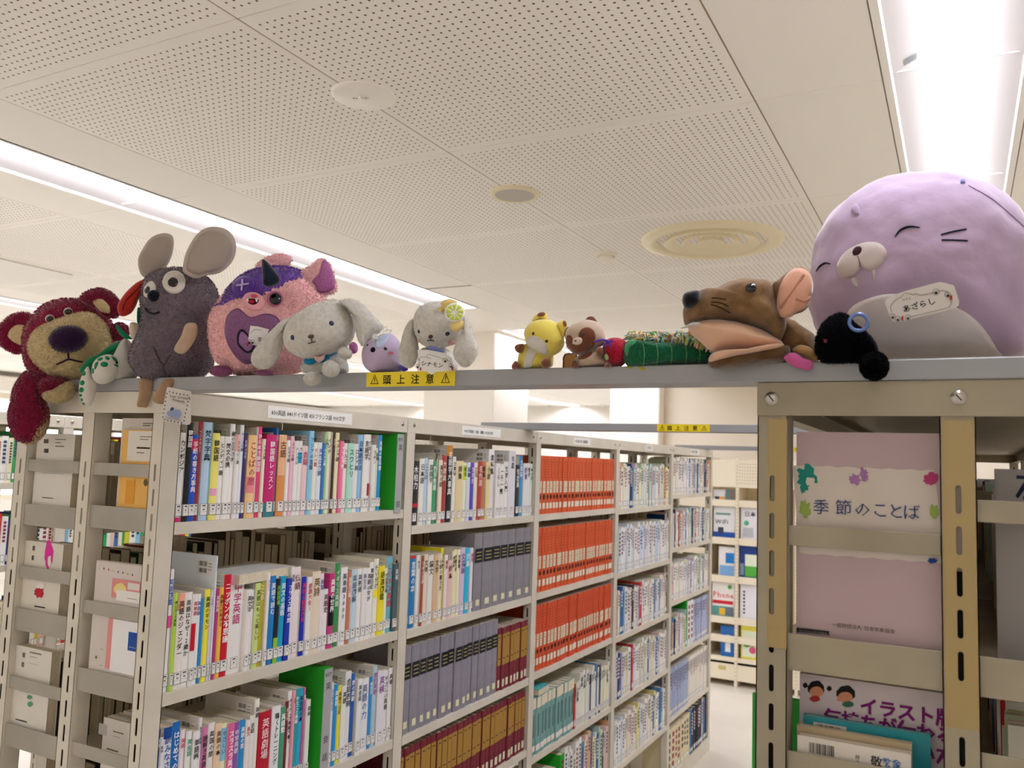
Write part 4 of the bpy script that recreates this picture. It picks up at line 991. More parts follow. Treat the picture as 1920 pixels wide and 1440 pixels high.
z = -.60; mag(-1.95, -1.76, z + .001, .27, '#dfe0e4', 'white magazine with rows of small pictures, left column second tray', [('r', -1.95, -1.76, z + .002, z + .05, '#2a56a8'), ('r', -1.91, -1.86, z + .03, z + .09, '#3a4658'), ('t', 'WiFi', -1.935, z + .12, .055, '#5a6070'), ('r', -1.93, -1.80, z + .20, z + .215, '#5a8a8a')])
z = -.93; mag(-1.90, -1.76, z + .001, .25, '#e6e4e6', 'white leaflet with a blue square, left column third tray', [('r', -1.84, -1.765, z + .11, z + .2, '#2a7ac8'), ('r', -1.89, -1.765, z + .002, z + .09, '#7aa8d8')])
z = -1.28; mag(-1.955, -1.76, z + .001, .29, '#e9e6e4', 'magazine with red Phone title and colourful cover', [('t', 'Phone', -1.948, z + .16, .068, '#d8405a'), ('r', -1.95, -1.77, z + .105, z + .135, '#c8283a'), ('r', -1.95, -1.765, z + .002, z + .085, '#5a9a9a'), ('r', -1.89, -1.84, z + .01, z + .07, '#e8b83a'), ('r', -1.835, -1.765, z + .01, z + .08, '#6a7480'), ('c', -1.80, z + .255, 0.018, '#4aa84a')])
z = -1.62; mag(-1.875, -1.76, z + .001, .26, '#2a6ab8', 'blue cover with a white figure, lowest tray of the left column', [('c', -1.81, z + .16, .026, '#e8ecf0'), ('r', -1.835, -1.79, z + .04, z + .15, '#e8ecf0')])
z = -.27; mag(-1.955, -1.85, z + .001, .09, '#dcdce4', 'low leaflet pile at the top tray of the left column', [('r', -1.94, -1.90, z + .005, z + .03, '#4a4a58'), ('r', -1.895, -1.85, z + .005, z + .03, '#e0a050')])
mag(-1.84, -1.775, z + .0012, .095, '#5a8a8a', 'teal and red booklets at the top tray of the left column', [('r', -1.80, -1.79, z + .01, z + .09, '#c83a3a')])
z = -.27 ; z = -.60; mag(-1.71, -1.50, z + .001, .31, '#e6e4ea', 'white magazine with green circle, right column second tray', [('t', '日本', -1.68, z + .20, .05, '#5a5a68'), ('c', -1.66, z + .14, .022, '#4ab08a'), ('r', -1.69, -1.6, z + .02, z + .10, '#b8bcc4')])
z = -.93; mag(-1.715, -1.50, z + .001, .28, '#1f3f8a', 'navy magazine with a green and white front booklet, right column', [('r', -1.67, -1.5, z + .1, z + .2, '#e4ecd8'), ('r', -1.67, -1.5, z + .01, z + .1, '#5ab04a'), ('r', -1.712, -1.68, z + .02, z + .12, '#8a98b0')])
z = -1.28; mag(-1.71, -1.50, z + .001, .30, '#e6e6ee', 'white magazine with a column of black dots, right column', [('c', -1.675, z + .05 + .03 * q, .009, '#1a1a20') for q in range(7)])
z = -1.62; mag(-1.70, -1.50, z + .001, .31, '#e8dc50', 'yellow and green picture magazine with flowers, right column lower tray', [('r', -1.69, -1.52, z + .02, z + .24, '#dfe8d0'), ('c', -1.65, z + .14, .04, '#5aa03a'), ('c', -1.60, z + .08, .03, '#d8608a'), ('r', -1.70, -1.5, z + .29, z + .31, '#7a72b8')])
# ================================================================== PLUSH TOYS
def crop(ox, oy, s): return lambda x, y: (ox + x / s, oy + y / s)
def spline(pts, n, closed=True):
    m = len(pts); out = []
    cnt = m if closed else m - 1
    for i in range(cnt):
        g = (lambda k: pts[k % m]) if closed else (lambda k: pts[max(0, min(m - 1, k))])
        p0, p1, p2, p3 = g(i - 1), g(i), g(i + 1), g(i + 2); k = max(2, n // cnt)
        for q in range(k):
            t = q / k
            out.append(tuple(.5 * (2 * p1[a] + (p2[a] - p0[a]) * t + (2 * p0[a] - 5 * p1[a] + 4 * p2[a] - p3[a]) * t * t + (3 * p1[a] - p0[a] - 3 * p2[a] + p3[a]) * t ** 3) for a in range(len(p1))))
    if not closed: out.append(tuple(pts[-1]))
    return out
def inpoly(x, y, P):
    c = False; j = len(P) - 1
    for i in range(len(P)):
        if (P[i][1] > y) != (P[j][1] > y) and x < (P[j][0] - P[i][0]) * (y - P[i][1]) / (P[j][1] - P[i][1]) + P[i][0]: c = not c
        j = i
    return c
def ell(cx, cy, rx, ry, rot=0, n=14):
    a0 = math.radians(rot); return [(cx + rx * math.cos(2*math.pi*k/n) * math.cos(a0) - ry * math.sin(2*math.pi*k/n) * math.sin(a0), cy + rx * math.cos(2*math.pi*k/n) * math.sin(a0) + ry * math.sin(2*math.pi*k/n) * math.cos(a0)) for k in range(n)]
class Toy:
    def __init__(s, name, label, cat, cr, base, Y, group=None):
        s.cr = cr; px, py = cr(*base); P = onp(px, py, 1, Y); s.base = P
        d = ray(px, py); s.d = Vector((d.x, d.y, 0)).normalized(); s.r = s.d.cross(Vector((0, 0, 1))).normalized()
        yaw = math.atan2(s.r.y, s.r.x); s.t = thing(name, label, cat, P, yaw, group); s.bv = {}
        s.mm = P.length / FPX       # metres per photo pixel, roughly
    def pt(s, x, y, C): # ray through crop point meets the plane through C across the view direction
        r_ = ray(*s.cr(x, y)); return r_ * (C.dot(s.d) / r_.dot(s.d))
    def blob(s, name, pts, Y, hd, col, m='fab', parent=None, fur=0, fl=.006, n=48, rings=12, wob=.0, colf=None, back=None, power=1.0, lean=0, smooth=True, centre=None, keep=True):
        """stuffed shape: outline seen from the front, half depth hd (m), centre at world Y"""
        pts = spline(pts, n) if len(pts) < n else pts
        cx = sum(p[0] for p in pts) / len(pts); cy = sum(p[1] for p in pts) / len(pts)
        if centre: cx, cy = centre
        C = onp(*s.cr(cx, cy), 1, Y); N = len(pts); O = [s.pt(x, y, C) for x, y in pts]
        hb = hd if back is None else back; vs = []; fs = []
        for side in (-1, 1):
            for k in range(rings + (1 if side < 0 else 0)):
                pass
        lev = []
        for k in range(1, rings): lev.append((-1, math.pi / 2 * k / rings))
        lev.append((0, math.pi / 2))
        for k in range(rings - 1, 0, -1): lev.append((1, math.pi / 2 * k / rings))
        ps = C - s.d * hd; vs.append(ps)
        for sd, a in lev:
            t = math.sin(a) ** power; z = math.cos(a)
            for o in O:
                p = C + (o - C) * t + s.d * (z * (sd * (hd if sd < 0 else hb))) + s.d * (lean * (o - C).z * t); vs.append(p)
        vs.append(C + s.d * hb); L = len(lev)
        for i in range(N): fs.append((0, 1 + i, 1 + (i + 1) % N))
        for l in range(L - 1):
            for i in range(N): fs.append((1 + l*N + i, 1 + (l+1)*N + i, 1 + (l+1)*N + (i+1) % N, 1 + l*N + (i+1) % N))
        e = len(vs) - 1
        for i in range(N): fs.append((e, 1 + (L-1)*N + (i+1) % N, 1 + (L-1)*N + i))
        if wob:
            f = 22.0
            vs = [v + (v - C).normalized() * (noise.noise(v * f) * wob + noise.noise(v * f * 2.7) * wob * .4) for v in vs]
        mb = MB(); c0 = lin(col) if isinstance(col, str) else col
        if colf:
            cols = []
            for f_ in fs:
                ce = sum((vs[i] for i in f_), Vector()) / len(f_); px, py = proj(ce); cols.append(colf(px, py) or c0)
            mb.v = [tuple(v) for v in vs]; mb.f = fs[:]; mb.c = [lin(c) if isinstance(c, str) else c for c in cols]
        else: mb.add(vs, fs, c0)
        nf = len(fs)
        if fur:
            r_ = random.Random(len(name) * 31 + fur); areas = []; tot = 0; use = []
            for fi in range(nf):
                f_ = fs[fi]; a = vs[f_[0]]; b_ = vs[f_[1]]; c_ = vs[f_[2]]; ar = (b_ - a).cross(c_ - a).length * (1 if len(f_) == 4 else .5)
                tot += ar; areas.append(tot)
            import bisect
            for q in range(fur):
                fi = bisect.bisect_left(areas, r_.random() * tot); fi = min(fi, nf - 1); f_ = fs[fi]
                u, v_ = r_.random(), r_.random(); A_ = vs[f_[0]]; B_ = vs[f_[1]]; C_ = vs[f_[2]]; D_ = vs[f_[3]] if len(f_) == 4 else C_
                p = (A_ * (1-u) + B_ * u) * (1-v_) + (D_ * (1-u) + C_ * u) * v_
                nn = (B_ - A_).cross(C_ - A_)
                if nn.length < 1e-12: continue
                nn.normalize(); 
                if nn.dot(p - C) < 0: nn = -nn
                tg = Vector((r_.gauss(0, 1), r_.gauss(0, 1), r_.gauss(0, 1) - .8)); tg = (tg - nn * tg.dot(nn)); tg.normalize(); w_ = nn.cross(tg)
                ln = fl * r_.uniform(.6, 1.3); wd = fl * .16
                tip = p + nn * ln * .62 + tg * ln * .75; mid = p + nn * ln * .5 + tg * ln * .3
                base_c = mb.c[fi]; sh = r_.uniform(.82, 1.12); cc = tuple(min(1, x * sh) for x in base_c[:3]) + (1,)
                mb.add([p - w_ * wd - nn * .001, p + w_ * wd - nn * .001, mid + w_ * wd * .7, tip, mid - w_ * wd * .7], [(0, 1, 2, 4), (4, 2, 3)], cc)
        o = build(mb, name, m, parent if parent is not None else s.t, smooth)
        s.bv[name] = (BVHTree.FromPolygons(vs, fs[:nf]), C); s.last = name
        return o
    def hit(s, x, y, on):
        bv, C = s.bv[on]; r_ = ray(*s.cr(x, y)); h = bv.ray_cast(Vector((0, 0, 0)), r_)
        if h[0] is not None:
            n = h[1]; 
            if n.dot(r_) > 0: n = -n
            return h[0], n
        p = s.pt(x, y, C); nr = bv.find_nearest(p)
        return (nr[0], nr[1] if nr[1].dot(r_) < 0 else -nr[1])
    def patch(s, name, pts, on, col, m='fab', off=.0012, n=36, rings=5, parent=None, puff=0, label=None, raw=False):
        """a sewn-on shape that follows the surface below it"""
        pts = pts if raw else (spline(pts, n) if len(pts) < n else pts)
        cx = sum(p[0] for p in pts) / len(pts); cy = sum(p[1] for p in pts) / len(pts); vs = []; fs = []
        h = s.hit(cx, cy, on); vs.append(h[0] + h[1] * (off + puff)); N = len(pts)
        for k in range(1, rings + 1):
            t = k / rings
            for x, y in pts:
                h = s.hit(cx + (x - cx) * t, cy + (y - cy) * t, on); vs.append(h[0] + h[1] * (off + puff * math.sqrt(max(0, 1 - t * t))))
        for x, y in pts:
            h = s.hit(x, y, on); vs.append(h[0] - h[1] * .0008)
        for i in range(N): fs.append((0, 1 + (i + 1) % N, 1 + i))
        for l in range(rings):
            for i in range(N): fs.append((1 + l*N + i, 1 + l*N + (i+1) % N, 1 + (l+1)*N + (i+1) % N, 1 + (l+1)*N + i))
        mb = MB(); mb.add(vs, fs, col); o = build(mb, name, m, parent if parent is not None else s.t, True)
        if label: o['label'] = label
        return o
    def stitch(s, name, lines, on, col, r=.0012, m='fab', parent=None, off=.0006, taper=False):
        mb = MB()
        for L in lines:
            P = spline(L, max(8, len(L) * 5), False) if len(L) > 2 else [(L[0][0] + (L[1][0] - L[0][0]) * k / 8, L[0][1] + (L[1][1] - L[0][1]) * k / 8) for k in range(9)]
            pp = []
            for x, y in P:
                h = s.hit(x, y, on); pp.append(h[0] + h[1] * off)
            k = len(pp); rr = [r * (.35 + .65 * math.sin(math.pi * i / (k - 1))) for i in range(k)] if taper else r
            mb.tube(pp, rr, 6, col)
        return build(mb, name, m, parent if parent is not None else s.t, True)
    def bead(s, name, x, y, rpx, on, col, m='gloss', flat=.6, parent=None, off=0.0):
        h = s.hit(x, y, on); c, n = h; c = c + n * off; r_ = rpx / (s.cr(1, 0)[0] - s.cr(0, 0)[0]) ** -1 * s.mm if False else rpx * (s.cr(1, 0)[0] - s.cr(0, 0)[0]) * c.length / FPX
        rx, ry = r_ if isinstance(r_, tuple) else (r_, r_)
        a = n.orthogonal().normalized(); b_ = n.cross(a); vs = []; fs = []; K = 16; Q = 6
        for q in range(Q):
            an = math.pi / 2 * q / Q; 
            for k in range(K): vs.append(c + (a * math.cos(2*math.pi*k/K) + b_ * math.sin(2*math.pi*k/K)) * (rx * math.cos(an)) + n * (rx * flat * math.sin(an)))
        vs.append(c + n * rx * flat); 
        for q in range(Q - 1):
            for k in range(K): fs.append((q*K + k, q*K + (k+1) % K, (q+1)*K + (k+1) % K, (q+1)*K + k))
        for k in range(K): fs.append(((Q-1)*K + k, (Q-1)*K + (k+1) % K, len(vs) - 1))
        mb = MB(); mb.add(vs, fs, col); return build(mb, name, m, parent if parent is not None else s.t, True)
    def card(s, name, pts, Y, col='#d9d4cc', th=.0012, parent=None, yaw=0):
        cx = sum(p[0] for p in pts) / len(pts); cy = sum(p[1] for p in pts) / len(pts); C = onp(*s.cr(cx, cy), 1, Y)
        P = [s.pt(x, y, C) for x, y in pts]; N = len(P); mb = MB(); vs = P + [p + s.d * th for p in P]
        mb.add(vs, [tuple(range(N)), tuple(range(N, 2 * N))[::-1]] + [(i, (i + 1) % N, N + (i + 1) % N, N + i) for i in range(N)], col)
        o = build(mb, name, 'vc', parent if parent is not None else s.t); s.cC = C
        return o
    def prints(s, name, parent, items):
        """flat print on the last card: ('p', pts, col) / ('l', pts, width, col) / ('t', text, x, y, size_px, col, dx, dy, bold)"""
        mb = MB(); C0 = s.cC
        for k, it in enumerate(items):
            C = C0 - s.d * (.0003 + .00008 * k)
            if it[0] == 'p': mb.add([s.pt(x, y, C) for x, y in it[1]], [tuple(range(len(it[1])))], it[2])
            elif it[0] == 'l':
                L = spline(it[1], len(it[1]) * 5, False) if len(it[1]) > 2 else it[1]
                mb.tube([s.pt(x, y, C) for x, y in L], it[2], 4, it[3])
            else:
                o = s.pt(it[2], it[3], C); u = (s.pt(it[2] + it[6], it[3] + it[7], C) - o).normalized(); v = u.cross(s.d); v = -v if v.z < 0 else v
                px = (s.pt(it[2] + 1, it[3], C) - o).length; text(mb, it[1], o, u, v, it[4] * px, it[5], bold=it[8] if len(it) > 8 else .01)
        return build(mb, name, 'vcm', parent)
def onigiri(x, y, r): return [('l', ell(x, y, r, r * .95, 0, 14) + [(x + r, y)], .00025, '#5a564e'), ('p', [(x - r*.5, y + r*.15), (x + r*.35, y - r*.05), (x + r*.55, y + r*.65), (x - r*.2, y + r*.85)], '#1a1816')]
def wiener(x, y, r): return [('p', ell(x, y, r * .45, r, 15, 10), '#b3202a'), ('p', [(x - r*.6, y + r*.9), (x - r*.2, y + r*.3), (x, y + r*1.1)], '#b3202a'), ('p', [(x + r*.7, y + r*.9), (x + r*.2, y + r*.3), (x + r*.1, y + r*1.1)], '#b3202a')]
TG = 'plush toys lined up on the overhead beam'
G = crop(0, 540, 4.5); A_ = crop(0, 400, 3.131); B_ = crop(380, 440, 4.5); C_ = crop(660, 530, 6.26); D_ = crop(920, 560, 4.364); E_ = crop(1240, 460, 4.0); F_ = crop(1480, 300, 3.43)
# ---- bear
t = Toy('plush_bear', 'crimson furry plush bear with cream muzzle, leftmost toy with one leg hanging down', 'plush toy', G, (560, 790), 1.27)
CR = '#8c1a3e'; CM_ = '#cdb98c'
t.blob('body', [(280, 700), (400, 600), (700, 560), (960, 480), (1070, 520), (1040, 640), (900, 760), (640, 800), (400, 800)], 1.33, .055, CR, 'fur', fur=3000, fl=.007, wob=.002)
t.blob('head', [(200, 600), (185, 420), (225, 300), (300, 205), (380, 140), (470, 105), (580, 92), (690, 98), (800, 150), (900, 230), (960, 330), (972, 430), (940, 540), (860, 640), (740, 730), (560, 780), (430, 760), (330, 730), (240, 690)], 1.285, .085, CR, 'fur', fur=9000, fl=.006, wob=.002)
t.blob('muzzle', [(300, 360), (400, 300), (510, 262), (640, 222), (760, 212), (860, 270), (925, 370), (938, 470), (890, 580), (820, 660), (740, 730), (640, 782), (530, 775), (430, 735), (330, 670), (260, 580), (238, 470)], 1.245, .068, CM_, 'fur', fur=8000, fl=.0055, wob=.002)
t.blob('nose', ell(575, 430, 165, 112, -6, 18), 1.198, .030, '#2e1638', 'fur', fur=2500, fl=.003)
t.stitch('mouth', [[(575, 545), (580, 600)], [(480, 640), (530, 620), (580, 600), (640, 612), (690, 620)]], 'muzzle', '#3a2030', .0022, off=.003)
for nm, P, I in (('left', [(-10, 340), (50, 260), (130, 215), (220, 205), (285, 260), (240, 330), (200, 400), (195, 480), (190, 545), (120, 548), (30, 505), (-10, 440)], [(65, 400), (125, 318), (215, 322), (200, 400), (185, 475), (125, 462)]),
                 ('right', [(680, 80), (740, 30), (850, 5), (950, 50), (1012, 130), (1022, 200), (975, 248), (900, 225), (830, 165), (760, 120)], [(788, 110), (855, 92), (920, 150), (925, 208), (870, 196), (820, 150)])):
    e = t.blob('ear', P, 1.30, .022, CR, 'fur', fur=2500, fl=.006)
    t.patch('inner_ear', I, 'ear', CM_, 'fur', off=.002, puff=.006, parent=e)
for x, y in ((428, 268), (575, 212)):
    t.patch('eye_rim', ell(x, y, 38, 34), 'head', '#c9b8a8', off=.005, puff=.001); t.bead('eye', x + 2, y + 2, 27, 'head', '#0c0808', flat=.8, off=.005)
lg = t.blob('leg', [(240, 700), (330, 752), (352, 900), (402, 1040), (398, 1150), (350, 1240), (275, 1295), (180, 1298), (105, 1235), (72, 1100), (90, 980), (120, 850), (175, 750)], 1.185, .036, CR, 'fur', fur=6500, fl=.006, wob=.003)
t.blob('foot_sole', [(330, 930), (385, 960), (412, 1060), (405, 1160), (350, 1258), (270, 1312), (200, 1305), (260, 1180), (310, 1050)], 1.208, .032, CM_, 'fur', parent=lg, fur=2000, fl=.005)
ar = t.blob('arm', [(335, 800), (400, 755), (520, 765), (575, 800), (560, 850), (470, 895), (390, 920), (345, 880)], 1.205, .026, CR, 'fur', fur=2500, fl=.006)
t.blob('paw', [(368, 895), (450, 868), (540, 815), (612, 800), (622, 860), (590, 930), (490, 966), (400, 945)], 1.200, .026, CM_, 'fur', parent=ar, fur=2200, fl=.0055)
t.blob('arm', ell(1010, 370, 75, 70), 1.33, .03, CR, 'fur', fur=1500, fl=.006)
# ---- turtle
t = Toy('plush_turtle', 'small white and green spotted plush turtle with one flipper over the edge', 'plush toy', G, (900, 790), 1.245)
GR = '#1f7a50'; WH = '#cfcac0'
t.blob('shell', [(690, 700), (730, 620), (850, 560), (930, 480), (1030, 440), (1100, 450), (1120, 560), (1060, 700), (960, 760), (800, 760)], 1.262, .035, '#3a6d55', n=40)
t.stitch('shell_edge', [[(700, 700), (760, 628), (860, 575), (950, 512), (1022, 500)]], 'shell', GR, .008, off=.001)
t.blob('body', [(1040, 430), (1110, 470), (1180, 640), (1150, 760), (1000, 780), (900, 700), (960, 560)], 1.250, .035, '#b5b1aa', n=40)
hd = t.blob('head', [(772, 700), (790, 625), (850, 575), (930, 562), (1000, 600), (1022, 670), (990, 750), (905, 805), (830, 806), (785, 765)], 1.212, .030, WH, n=48)
for P in (ell(880, 645, 32, 22), ell(845, 600, 24, 13, -20), ell(905, 592, 22, 14, 30), [(800, 640), (830, 620), (820, 660), (800, 690)], [(940, 575), (985, 600), (1005, 640), (960, 610)], ell(785, 700, 9, 24), ell(985, 655, 26, 8, 20)): t.patch('green_spot', P, 'head', GR, off=.0008, parent=hd, n=16, rings=3)
t.bead('eye', 985, 628, 13, 'head', '#0a0a0a')
fl = t.blob('flipper', [(742, 660), (775, 740), (822, 800), (805, 900), (770, 985), (738, 998), (705, 985), (672, 910), (666, 830), (690, 740)], 1.200, .016, WH, n=44)
for P in ((705, 720), (695, 800), (688, 860), (680, 905), (688, 945), (703, 978)): t.patch('green_spot', ell(P[0], P[1], 19 if P[1] < 870 else 12, 22 if P[1] < 870 else 13, 20), 'flipper', GR, off=.0008, parent=fl, n=14, rings=3)
t.blob('leaf_flipper', [(980, 315), (1005, 325), (1050, 385), (1085, 420), (1060, 430), (1010, 395), (985, 350)], 1.235, .006, GR, n=24)
# ---- mouse
t = Toy('plush_mouse', 'big fuzzy grey plush mouse sitting with large beige ears and a red flower', 'plush toy', A_, (950, 985), 1.255)
MG = '#796c74'; TN = '#b8a088'
t.blob('body', [(828, 560), (826, 450), (860, 375), (930, 332), (1030, 322), (1130, 338), (1210, 375), (1265, 440), (1285, 540), (1268, 620), (1238, 700), (1238, 800), (1252, 880), (1200, 945), (1120, 972), (1040, 995), (950, 985), (880, 990), (815, 955), (768, 900), (755, 830), (790, 740), (820, 660)], 1.275, .085, MG, 'fur', fur=16000, fl=.0055, wob=.003, n=66, rings=16)
t.stitch('crotch_seam', [[(900, 780), (930, 850), (960, 900), (975, 960)], [(975, 960), (960, 900), (1000, 830)]], 'body', '#4c424a', .0025)
for P, hdp in (([(820, 345), (810, 270), (842, 200), (890, 140), (960, 116), (1012, 132), (1020, 190), (1005, 260), (970, 320), (890, 378), (850, 378)], .014), ([(1072, 330), (1088, 240), (1128, 160), (1180, 100), (1250, 78), (1330, 95), (1378, 150), (1386, 220), (1360, 290), (1290, 350), (1210, 365), (1150, 382), (1095, 360)], .016)):
    e = t.blob('ear', P, 1.265, hdp, '#b3a79b', 'smooth', n=44)
    cx = sum(p[0] for p in P) / len(P); cy = sum(p[1] for p in P) / len(P)
    t.patch('ear_lining', [(cx + (x - cx) * .86, cy + (y - cy) * .86) for x, y in P], 'ear', '#a2968b', 'smooth', off=.0008, parent=e)
for x, y, rx, ry, a in ((1022, 412, 66, 62, 0), (888, 452, 27, 46, 18)):
    e = t.patch('eye', ell(x, y, rx, ry, a), 'body', '#cfc8bd', off=.0065, puff=.002); t.patch('pupil', ell(x - 6, y + 8, rx * .42, ry * .42, a), 'body', '#0d0d12', 'gloss', off=.010, puff=.002, parent=e, n=20)
t.bead('nose', 905, 486, 34, 'body', '#11131c', 'fab', flat=1.1)
t.stitch('mouth', [[(868, 558), (885, 582), (915, 592), (945, 580)]], 'body', '#1a161c', .0028, off=.006)
t.blob('arm', [(1093, 650), (1155, 652), (1148, 735), (1082, 822), (1022, 800), (1062, 722)], 1.192, .009, TN, n=36)
t.blob('arm', [(768, 640), (815, 652), (835, 690), (822, 745), (775, 735), (758, 690)], 1.215, .010, '#c4b2a0', n=30)
t.blob('foot', [(820, 975), (895, 982), (890, 1050), (868, 1134), (835, 1138), (803, 1130), (815, 1060)], 1.222, .007, '#a5886c', n=30)
t.blob('foot', [(965, 978), (1030, 980), (1000, 1040), (962, 1118), (897, 1102), (910, 1055)], 1.222, .007, '#a5886c', n=30)
fw = t.blob('flower', [(880, 382), (820, 398), (765, 438), (712, 498), (690, 555), (715, 602), (765, 590), (795, 550), (815, 500), (850, 450)], 1.205, .018, '#a5281c', 'smooth', n=44, wob=.002)
t.stitch('petal_seam', [[(840, 410), (790, 460), (735, 520), (720, 570)]], 'flower', '#6a1210', .0016, parent=fw)
t.blob('stem', [(808, 555), (822, 560), (825, 610), (815, 650), (805, 640), (803, 600)], 1.215, .006, '#16604a', n=22)
t.blob('leaf', [(678, 658), (700, 662), (735, 700), (780, 738), (740, 735), (705, 708)], 1.215, .004, '#1b7a55', n=22)
T_ = crop(280, 720, 16); oc = t.cr; t.cr = T_
mm_ = t.card('hang_tag', [(560, 90), (600, 95), (1235, 215), (1262, 260), (1250, 1150), (1210, 1215), (1120, 1225), (370, 1110), (335, 1060), (520, 130)], 1.190, '#cfc9bf', .004)
dots = [(605, 230), (715, 255), (820, 280), (925, 305), (1035, 320), (1145, 340), (530, 285), (505, 400), (485, 522), (465, 640), (443, 750), (425, 872), (405, 990), (458, 1060), (555, 1085), (652, 1108), (755, 1130), (858, 1148), (968, 1162), (1040, 1110), (1060, 995), (1085, 875), (1112, 765), (1137, 648), (1163, 528), (1190, 412)]
t.prints('tag_print', mm_, [('p', ell(x, y, 20, 20, 0, 8), '#15203a') for x, y in dots] + [('t', "Leo Lionni's", 610, 385, 118, '#4a4038', 10, 1.6), ('t', 'Friends', 690, 500, 118, '#4a4038', 10, 1.9),
    ('p', [(510, 880), (560, 810), (700, 790), (860, 770), (930, 800), (965, 880), (940, 1000), (880, 1035), (700, 990), (560, 950)], '#8f9bb8'), ('p', [(620, 800), (640, 720), (700, 690), (735, 720), (730, 770), (660, 800)], '#2a4a80'), ('l', [(480, 985), (960, 1085)], .0003, '#5a564e'), ('l', [(500, 1030), (930, 1115)], .0003, '#5a564e')])
t.cr = oc
# ---- pink horned toy
t = Toy('plush_monster', 'round pink fluffy plush with purple fringe and a dark horn, between mouse and white puppy', 'plush toy', B_, (560, 1180), 1.275)
PK = '#efbcbd'; PU = '#6d46a0'; MV = '#9c5a90'
fr = [B_(x, y) for x, y in spline([(100, 600), (150, 560), (215, 440), (320, 330), (450, 250), (600, 230), (780, 250), (880, 320), (830, 370), (720, 395), (650, 440), (600, 460), (520, 500), (400, 525), (280, 545), (180, 590)], 60)]
PUl = lin(PU)
t.blob('body', [(50, 800), (60, 700), (98, 620), (160, 530), (230, 440), (330, 350), (450, 298), (600, 278), (760, 290), (870, 335), (960, 400), (1022, 490), (1045, 620), (1040, 800), (1000, 980), (900, 1110), (760, 1165), (560, 1182), (380, 1180), (250, 1168), (150, 1100), (80, 1000)], 1.30, .105, PK, 'fur', fur=16000, fl=.0055, n=88, rings=24, colf=lambda x, y: PUl if inpoly(x, y, fr) else None)
t.blob('horn', [(497, 225), (510, 208), (540, 225), (592, 280), (640, 345), (652, 380), (635, 415), (565, 440), (512, 420), (502, 330)], 1.205, .018, '#1c2433', 'smooth', n=40)
t.blob('ear', [(430, 300), (500, 215), (590, 176), (690, 168), (750, 198), (725, 262), (620, 300), (500, 330)], 1.31, .012, '#edbcc0', 'fur', fur=1200, fl=.005, n=40)
e = t.blob('ear', [(835, 320), (900, 268), (950, 228), (1005, 200), (1055, 232), (1095, 300), (1112, 380), (1128, 470), (1060, 505), (980, 492), (910, 410)], 1.265, .012, '#edbcc0', 'fur', fur=1500, fl=.005, n=40)
t.patch('ear_lining', [(1015, 225), (1060, 262), (1090, 340), (1108, 440), (1060, 478), (985, 482), (958, 430), (930, 385), (985, 330)], 'ear', '#b0609c', 'glit', off=.004, parent=e, label='glittery magenta ear lining')
t.blob('side_ear', [(350, 330), (395, 298), (438, 296), (420, 330), (375, 350)], 1.25, .008, '#5a3a60', n=24)
t.patch('fringe_patch', ell(352, 442, 95, 78, -25), 'body', '#57348c', off=.0045)
t.stitch('cross_stitch', [[(305, 445), (400, 432)], [(350, 400), (342, 485)]], 'body', '#b8a8d0', .0022, off=.0065)
e = t.patch('eye', ell(610, 545, 68, 64), 'body', '#b5688a', off=.004, puff=.001); t.patch('pupil', ell(612, 550, 50, 48), 'body', '#0d0c14', 'gloss', off=.0062, puff=.002, parent=e)
mz = t.patch('muzzle', ell(437, 568, 92, 72, 20), 'body', '#e2a2aa', off=.0045, puff=.002)
t.patch('nose', ell(442, 530, 26, 13), 'body', '#c8607a', off=.008, n=16, parent=mz)
t.patch('mouth', [(385, 558), (430, 552), (478, 560), (462, 590), (428, 600), (398, 588)], 'body', '#20121a', off=.0075, n=20, parent=mz); t.patch('tongue', ell(424, 578, 22, 14), 'body', '#b3203c', off=.0088, n=14, parent=mz)
for x in (392, 462): t.patch('fang', [(x - 9, 558), (x + 9, 558), (x, 582)], 'body', '#e8e2dc', off=.0095, n=9, raw=False, parent=mz)
H_ = [(200, 760), (214, 690), (258, 642), (310, 628), (352, 660), (392, 692), (440, 695), (500, 672), (570, 672), (640, 712), (652, 800), (600, 900), (530, 1000), (440, 1060), (370, 1086), (300, 1040), (230, 940), (197, 840)]
h_ = t.patch('heart_patch', H_, 'body', '#6d3a68', off=.004, n=54, rings=6); cx, cy = 420, 840
t.patch('glitter_heart', [(cx + (x - cx) * .95, cy + (y - cy) * .95) for x, y in H_], 'body', '#8e5a88', 'glit', off=.0052, n=54, rings=6, parent=h_)
t.patch('hex_badge', [(300, 905), (305, 830), (345, 795), (400, 850), (440, 890), (432, 960), (380, 992), (322, 945)], 'body', '#241c2c', off=.0065, parent=h_); t.patch('badge_centre', [(318, 900), (322, 845), (348, 818), (420, 900), (415, 945), (380, 968), (335, 930)], 'body', '#a070a4', 'glit', off=.0075, parent=h_)
cd_ = t.card('name_card', [(402, 768), (470, 775), (560, 800), (520, 900), (470, 935), (425, 930), (383, 885)], 1.168, '#cfcac4')
t.prints('card_print', cd_, onigiri(392, 905, 20) + wiener(380, 925, 16) + onigiri(420, 905, 18) + [('l', [(405, 830), (440, 800), (500, 805)], .0003, '#5a564e'), ('t', 'ミ', 462, 905, 50, '#2a2622', 10, -2)])
for P in ([(55, 1162), (85, 1112), (160, 1104), (232, 1128), (245, 1172), (190, 1200), (110, 1195)], [(430, 1170), (470, 1148), (540, 1142), (600, 1168), (590, 1188), (480, 1188)]): t.blob('foot', P, 1.215, .022, '#85406c', 'glit', n=30)
t.blob('wing', [(1235, 930), (1270, 905), (1305, 930), (1308, 980), (1280, 1005), (1250, 990)], 1.33, .008, '#b0609c', 'glit', n=24)
